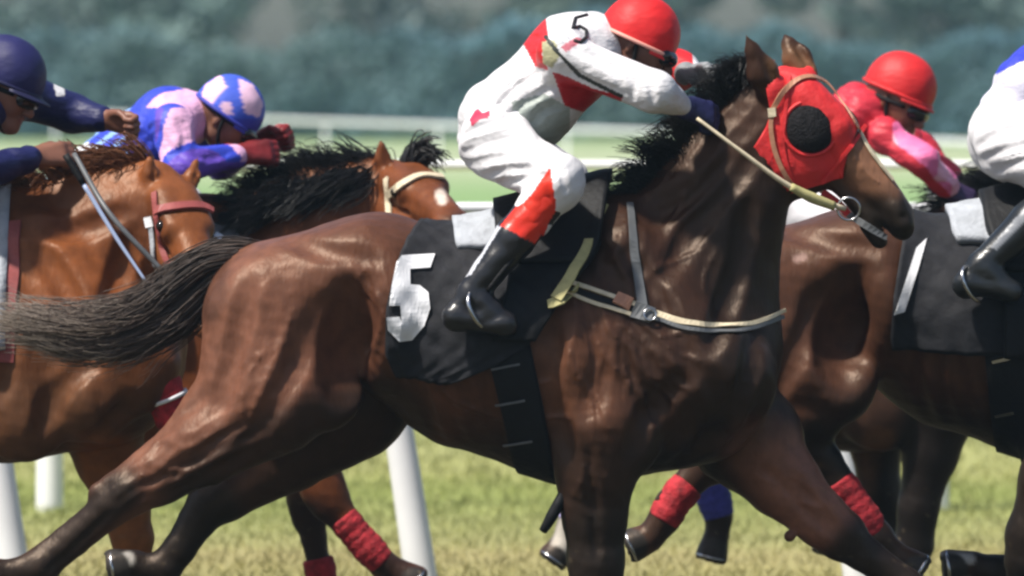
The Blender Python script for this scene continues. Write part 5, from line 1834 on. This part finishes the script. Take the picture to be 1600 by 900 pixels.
J1 = dict(pelvis=(768, 205, 0), waist=(830, 160, 0), chest=(897, 92, 0), neck=(950, 62, 0), head=(996, 72, -.01),
          shN=(880, 84, -.17), elN=(1020, 142, -.25), wrN=(1070, 168, -.13), shF=(925, 62, .17), elF=(1062, 112, .24), wrF=(1092, 118, .12),
          hipN=(772, 222, -.12), knN=(872, 282, -.31), anN=(738, 452, -.35), toeN=(792, 500, -.37), heelN=(712, 488, -.36),
          hipF=(772, 222, .12), knF=(880, 285, .31), anF=(745, 455, .35), toeF=(795, 500, .37), heelF=(715, 488, .36))
cfg1 = dict(h=.0045, creases=[[(752, 172), (790, 120), (830, 85)], [(765, 188), (800, 142), (848, 108)], [(782, 200), (815, 165), (866, 135)], [(800, 75), (825, 60), (850, 72)],
            [(890, 70), (940, 95), (1000, 120)], [(905, 60), (960, 85), (1015, 120)], [(880, 108), (930, 132), (985, 150)], [(1000, 112), (1015, 135), (1018, 158)], [(972, 102), (988, 128), (983, 152)],
            [(850, 40), (880, 45), (905, 70)], [(830, 190), (850, 170), (880, 160)], [(925, 78), (960, 112), (970, 140)]],
            folds=[[(722, 238), (770, 218), (820, 205)], [(728, 256), (780, 242), (842, 236)], [(745, 272), (790, 264), (850, 258)], [(770, 286), (815, 277), (862, 268)], [(735, 202), (770, 192), (800, 180)],
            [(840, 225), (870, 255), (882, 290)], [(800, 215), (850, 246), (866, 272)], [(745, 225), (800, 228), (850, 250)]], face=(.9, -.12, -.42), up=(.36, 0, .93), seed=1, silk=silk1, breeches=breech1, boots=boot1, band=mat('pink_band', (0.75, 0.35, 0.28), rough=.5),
            gloves=[(0.018, 0.02, 0.075), (0.22, 0.23, 0.24)], capcol=flat((0.62, 0.016, 0.018)), skin=(0.13, 0.055, 0.035),
            r=dict(pelvis=55, waist=70, chest=72, thigh=56, knee=40, arm=41, elbow=31, cuff=19), peak=.12, peakmat=M['red_hood'], cap_up=.03, cap=(.115, .1, .118))
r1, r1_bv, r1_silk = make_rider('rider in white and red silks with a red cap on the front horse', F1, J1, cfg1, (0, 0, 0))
def stroke_on(fr, bvh, pts, step=3.0, off=.001):
    out = []
    for (x1, y1), (x2, y2) in zip(pts[:-1], pts[1:]):
        n = max(1, int(math.hypot(x2 - x1, y2 - y1) / step))
        for i in range(n + (1 if (x2, y2) == pts[-1] else 0)):
            w = fr(x1 + (x2 - x1) * i / n, y1 + (y2 - y1) * i / n)
            hh = cast_y([bvh], w.x, w.z, fr.y0)
            if hh:
                nn = hh[1] if hh[1].y < 0 else -hh[1]
                out.append(hh[0] + nn * off)
    return out
link('number', tube_mesh('number', stroke_on(F1, r1_bv, [(917, 24), (899, 29), (894, 46), (905, 42), (915, 48), (915, 59), (905, 67), (895, 64)]), .0055, 8), M['black_print'], r1_silk, 'small black number 5')

# stirrup iron of the front saddle hangs with the horse
st = ring_mesh('stirrup', F1(752, 478, -.37), .06, .006, (.8, -.5, .3), 24, 8, .8)
link('stirrup', st, M['metal'], h1_root)
link('stirrup_leather', tube_mesh('stirrup_leather', [F1(850, 350, -.30), F1(800, 400, -.37), F1(762, 448, -.38)], .008, 8, .02), M['black_leather'], h1_root)

# ---- rider in blue and pink
g3 = Frame(2.3)
def silk3(V, x, y):
    blue = np.array([0.035, 0.06, 0.5]); pink = np.array([0.75, 0.42, 0.62]); vio = np.array([0.12, 0.06, 0.42])
    c = np.tile(blue, (len(V), 1))
    n = vnoise(V, 16, 12)
    sleeve = (x > 248) & (y > 168)
    c[sleeve & (n > -.25)] = pink
    c[sleeve & (n < -.6)] = vio
    c[(x > 225) & (y < 168) & (n > 0)] = pink
    c[(x < 205) & (np.sin((x * .6 + y * .8) * .35) > .3)] = (0.25, 0.42, 0.75)
    c[sleeve & (y > 252) & (x > 300)] = vio
    return c
def cap3(V, x, y):
    blue = np.array([0.05, 0.10, 0.55]); pink = np.array([0.78, 0.5, 0.66])
    c = np.tile(blue, (len(V), 1))
    for pl in ([(312, 160), (322, 132), (345, 116), (356, 134), (338, 152), (330, 172)], [(374, 122), (396, 132), (412, 160), (408, 184), (386, 176), (378, 150)], [(345, 160), (362, 158), (366, 178), (350, 184)]):
        c[inpoly(x, y, pl)] = pink
    c[y > 186] = np.array([0.05, 0.06, 0.42])
    return c
J3 = dict(pelvis=(145, 275, 0), waist=(205, 228, 0), chest=(268, 190, 0), neck=(320, 178, 0), head=(352, 188, -.02),
          shN=(272, 198, -.17), elN=(288, 258, -.24), wrN=(382, 240, -.12), shF=(300, 185, .17), elF=(340, 255, .24), wrF=(405, 222, .12),
          hipN=(150, 290, -.12), knN=(270, 330, -.3), anN=(150, 470, -.34), toeN=(200, 505, -.36), heelN=(130, 500, -.35),
          hipF=(150, 290, .12), knF=(270, 330, .3), anF=(150, 470, .34), toeF=(200, 505, .36), heelF=(130, 500, .35))
cfg3 = dict(creases=[[(190, 245), (215, 215), (250, 195)], [(215, 250), (235, 220), (255, 205)], [(262, 215), (280, 235), (300, 250)], [(300, 235), (330, 245), (370, 235)], [(285, 190), (295, 215), (285, 245)]], face=(.82, -.1, -.58), up=(.5, 0, .85), seed=21, silk=silk3, breeches=flat(WHITE), boots=flat((0.012, 0.012, 0.014)), band=mat('blue_cap_band', (0.04, 0.05, 0.35)),
            gloves=[(0.16, 0.012, 0.014), (0.2, 0.015, 0.016)], capcol=cap3, r=dict(pelvis=50, waist=48, chest=54, arm=34, elbow=27, cuff=19), peak=.1,
            peakmat=mat('blue_peak', (0.04, 0.05, 0.4)), cap_up=.035, cap=(.112, .1, .112))
make_rider('rider in blue silks with pink sleeves and a blue and pink cap', g3, J3, cfg3, (-1, 2.3, 0))

# ---- rider in navy at the left edge
g2 = Frame(1.05)
def silk2(V, x, y):
    c = np.tile(np.array([0.012, 0.014, 0.075]), (len(V), 1))
    c[inpoly(x, y, [(70, 112), (84, 114), (96, 148), (84, 152)])] = WHITE
    return c
J2 = dict(pelvis=(-235, 290, 0), waist=(-165, 225, 0), chest=(-70, 170, 0), neck=(-25, 158, 0), head=(2, 142, 0),
          shN=(-60, 190, -.17), elN=(-30, 268, -.25), wrN=(62, 244, -.13), shF=(30, 150, .17), elF=(105, 178, .24), wrF=(160, 188, .16),
          hipN=(-230, 300, -.12), knN=(-110, 330, -.3), anN=(-230, 480, -.34), toeN=(-180, 520, -.36), heelN=(-255, 510, -.35),
          hipF=(-230, 300, .12), knF=(-110, 330, .3), anF=(-230, 480, .34), toeF=(-180, 520, .36), heelF=(-255, 510, .35))
cfg2 = dict(face=(.88, -.25, -.38), up=(.35, 0, .93), seed=41, silk=silk2, breeches=flat(WHITE), boots=flat((0.012, 0.012, 0.014)), band=mat('navy_band', (0.01, 0.01, 0.05)),
            capcol=flat((0.016, 0.016, 0.085)), skin=(0.21, 0.09, 0.058), r=dict(pelvis=54, waist=54, chest=62, arm=36, elbow=30, cuff=22), peak=.32,
            peakmat=mat('navy_peak', (0.012, 0.012, 0.05)), cap_up=.048, cap=(.125, .105, .12))
make_rider('rider in navy silks and navy cap at the left edge, arms reaching forward', g2, J2, cfg2, (-2, 1.05, 0))
wp = thing('riding_whip', 'slim pale blue riding whip slanting beside the chestnut neck', 'whip', g2(190, 365, -.3))
link('shaft', tube_mesh('shaft', [g2(140, 285, -.30), g2(190, 365, -.33), g2(243, 442, -.36)], [.007, .0065, .004], 8, .02), M['whip'], wp)
link('handle', tube_mesh('handle', [g2(112, 240, -.285), g2(140, 285, -.30)], [.011, .009], 8, .02), M['black_leather'], wp)

# ---- rider in pink and red with a red cap
g4 = Frame(3.2)
def silk4(V, x, y):
    c = np.tile(np.array([0.55, 0.03, 0.05]), (len(V), 1))
    n = vnoise(V, 20, 8)
    s_ = (segdist(x, y, [(1400, 205), (1450, 250), (1495, 295)]) < 16 + 3 * n) & (x > 1390)
    c[s_] = (0.75, 0.16, 0.34)
    c[s_ & (n > .4)] = (0.82, 0.4, 0.52)
    c[inpoly(x, y, [(1410, 205), (1424, 178), (1440, 190), (1432, 212)])] = WHITE
    return c
J4 = dict(pelvis=(1215, 300, 0), waist=(1270, 240, 0), chest=(1345, 178, 0), neck=(1378, 172, 0), head=(1398, 164, -.02),
          shN=(1380, 212, -.14), elN=(1438, 252, -.22), wrN=(1482, 296, -.12), shF=(1380, 180, .17), elF=(1450, 240, .24), wrF=(1498, 290, .12),
          hipN=(1215, 310, -.12), knN=(1310, 350, -.3), anN=(1200, 480, -.34), toeN=(1245, 515, -.36), heelN=(1178, 510, -.35),
          hipF=(1215, 310, .12), knF=(1310, 350, .3), anF=(1200, 480, .34), toeF=(1245, 515, .36), heelF=(1178, 510, .35))
cfg4 = dict(face=(.8, -.42, -.36), up=(.3, 0, .95), seed=61, silk=silk4, breeches=flat(WHITE), boots=flat((0.012, 0.012, 0.014)), band=M['red_hood'],
            gloves=[(0.05, 0.03, 0.08), (0.05, 0.03, 0.08)], capcol=flat((0.6, 0.02, 0.022)), skin=(0.2, 0.085, 0.05), r=dict(pelvis=46, waist=42, chest=44, arm=25, elbow=24, cuff=19),
            peak=.14, peakmat=M['red_hood'], cap_up=.06, cap=(.122, .106, .118))
make_rider('rider with a red cap and pink sleeve beyond the red blinker hood', g4, J4, cfg4, (1, 3.2, 0))

# ---- rider in white and blue at the right edge
g5 = Frame(0.95)
def silk5(V, x, y):
    c = np.tile(np.array([0.66, 0.64, 0.76]), (len(V), 1))
    c[inpoly(x, y, [(1545, 122), (1560, 96), (1575, 60), (1600, 30), (1700, -60), (1760, 60), (1640, 75), (1585, 100)])] = (0.035, 0.05, 0.5)
    return c
J5 = dict(pelvis=(1572, 205, 0), waist=(1612, 138, 0), chest=(1682, 82, 0), neck=(1740, 62, 0), head=(1786, 72, -.01),
          shN=(1675, 84, -.17), elN=(1810, 142, -.25), wrN=(1856, 168, -.13), shF=(1715, 62, .17), elF=(1845, 112, .24), wrF=(1875, 118, .12),
          hipN=(1576, 222, -.12), knN=(1672, 275, -.31), anN=(1522, 410, -.35), toeN=(1566, 448, -.37), heelN=(1496, 438, -.36),
          hipF=(1576, 222, .12), knF=(1675, 280, .31), anF=(1550, 405, .35), toeF=(1592, 440, .37), heelF=(1522, 430, .36))
def boot5(V, x, y):
    c = np.tile(np.array([0.012, 0.014, 0.016]), (len(V), 1))
    c[inpoly(x, y, [(1600, 305), (1612, 315), (1545, 385), (1532, 382)])] = (0.2, 0.21, 0.23)  # grey sheen on the boot shaft, painted in
    return c
cfg5 = dict(folds=[[(1520, 228), (1560, 206), (1610, 195)], [(1530, 246), (1575, 229), (1625, 220)], [(1545, 262), (1592, 249), (1640, 240)], [(1535, 185), (1560, 165), (1590, 150)]], face=(.9, -.12, -.42), up=(.36, 0, .93), seed=81, silk=silk5, breeches=flat(WHITE), boots=boot5, band=M['post'],
            gloves=[(0.02, 0.02, 0.025), (0.02, 0.02, 0.025)], capcol=flat((0.035, 0.05, 0.45)), r=dict(pelvis=58, waist=56, chest=62, thigh=60, knee=46, arm=38, elbow=32, cuff=20), cap_up=.03, cap=(.115, .1, .118))
make_rider('rider in white breeches and blue silks cut off by the right edge', g5, J5, cfg5, (1.5, .95, 0))
st = ring_mesh('stirrup', g5(1508, 438, -.37), .06, .006, (.8, -.5, .3), 24, 8, .8)
link('stirrup', st, M['metal'], h5_root)
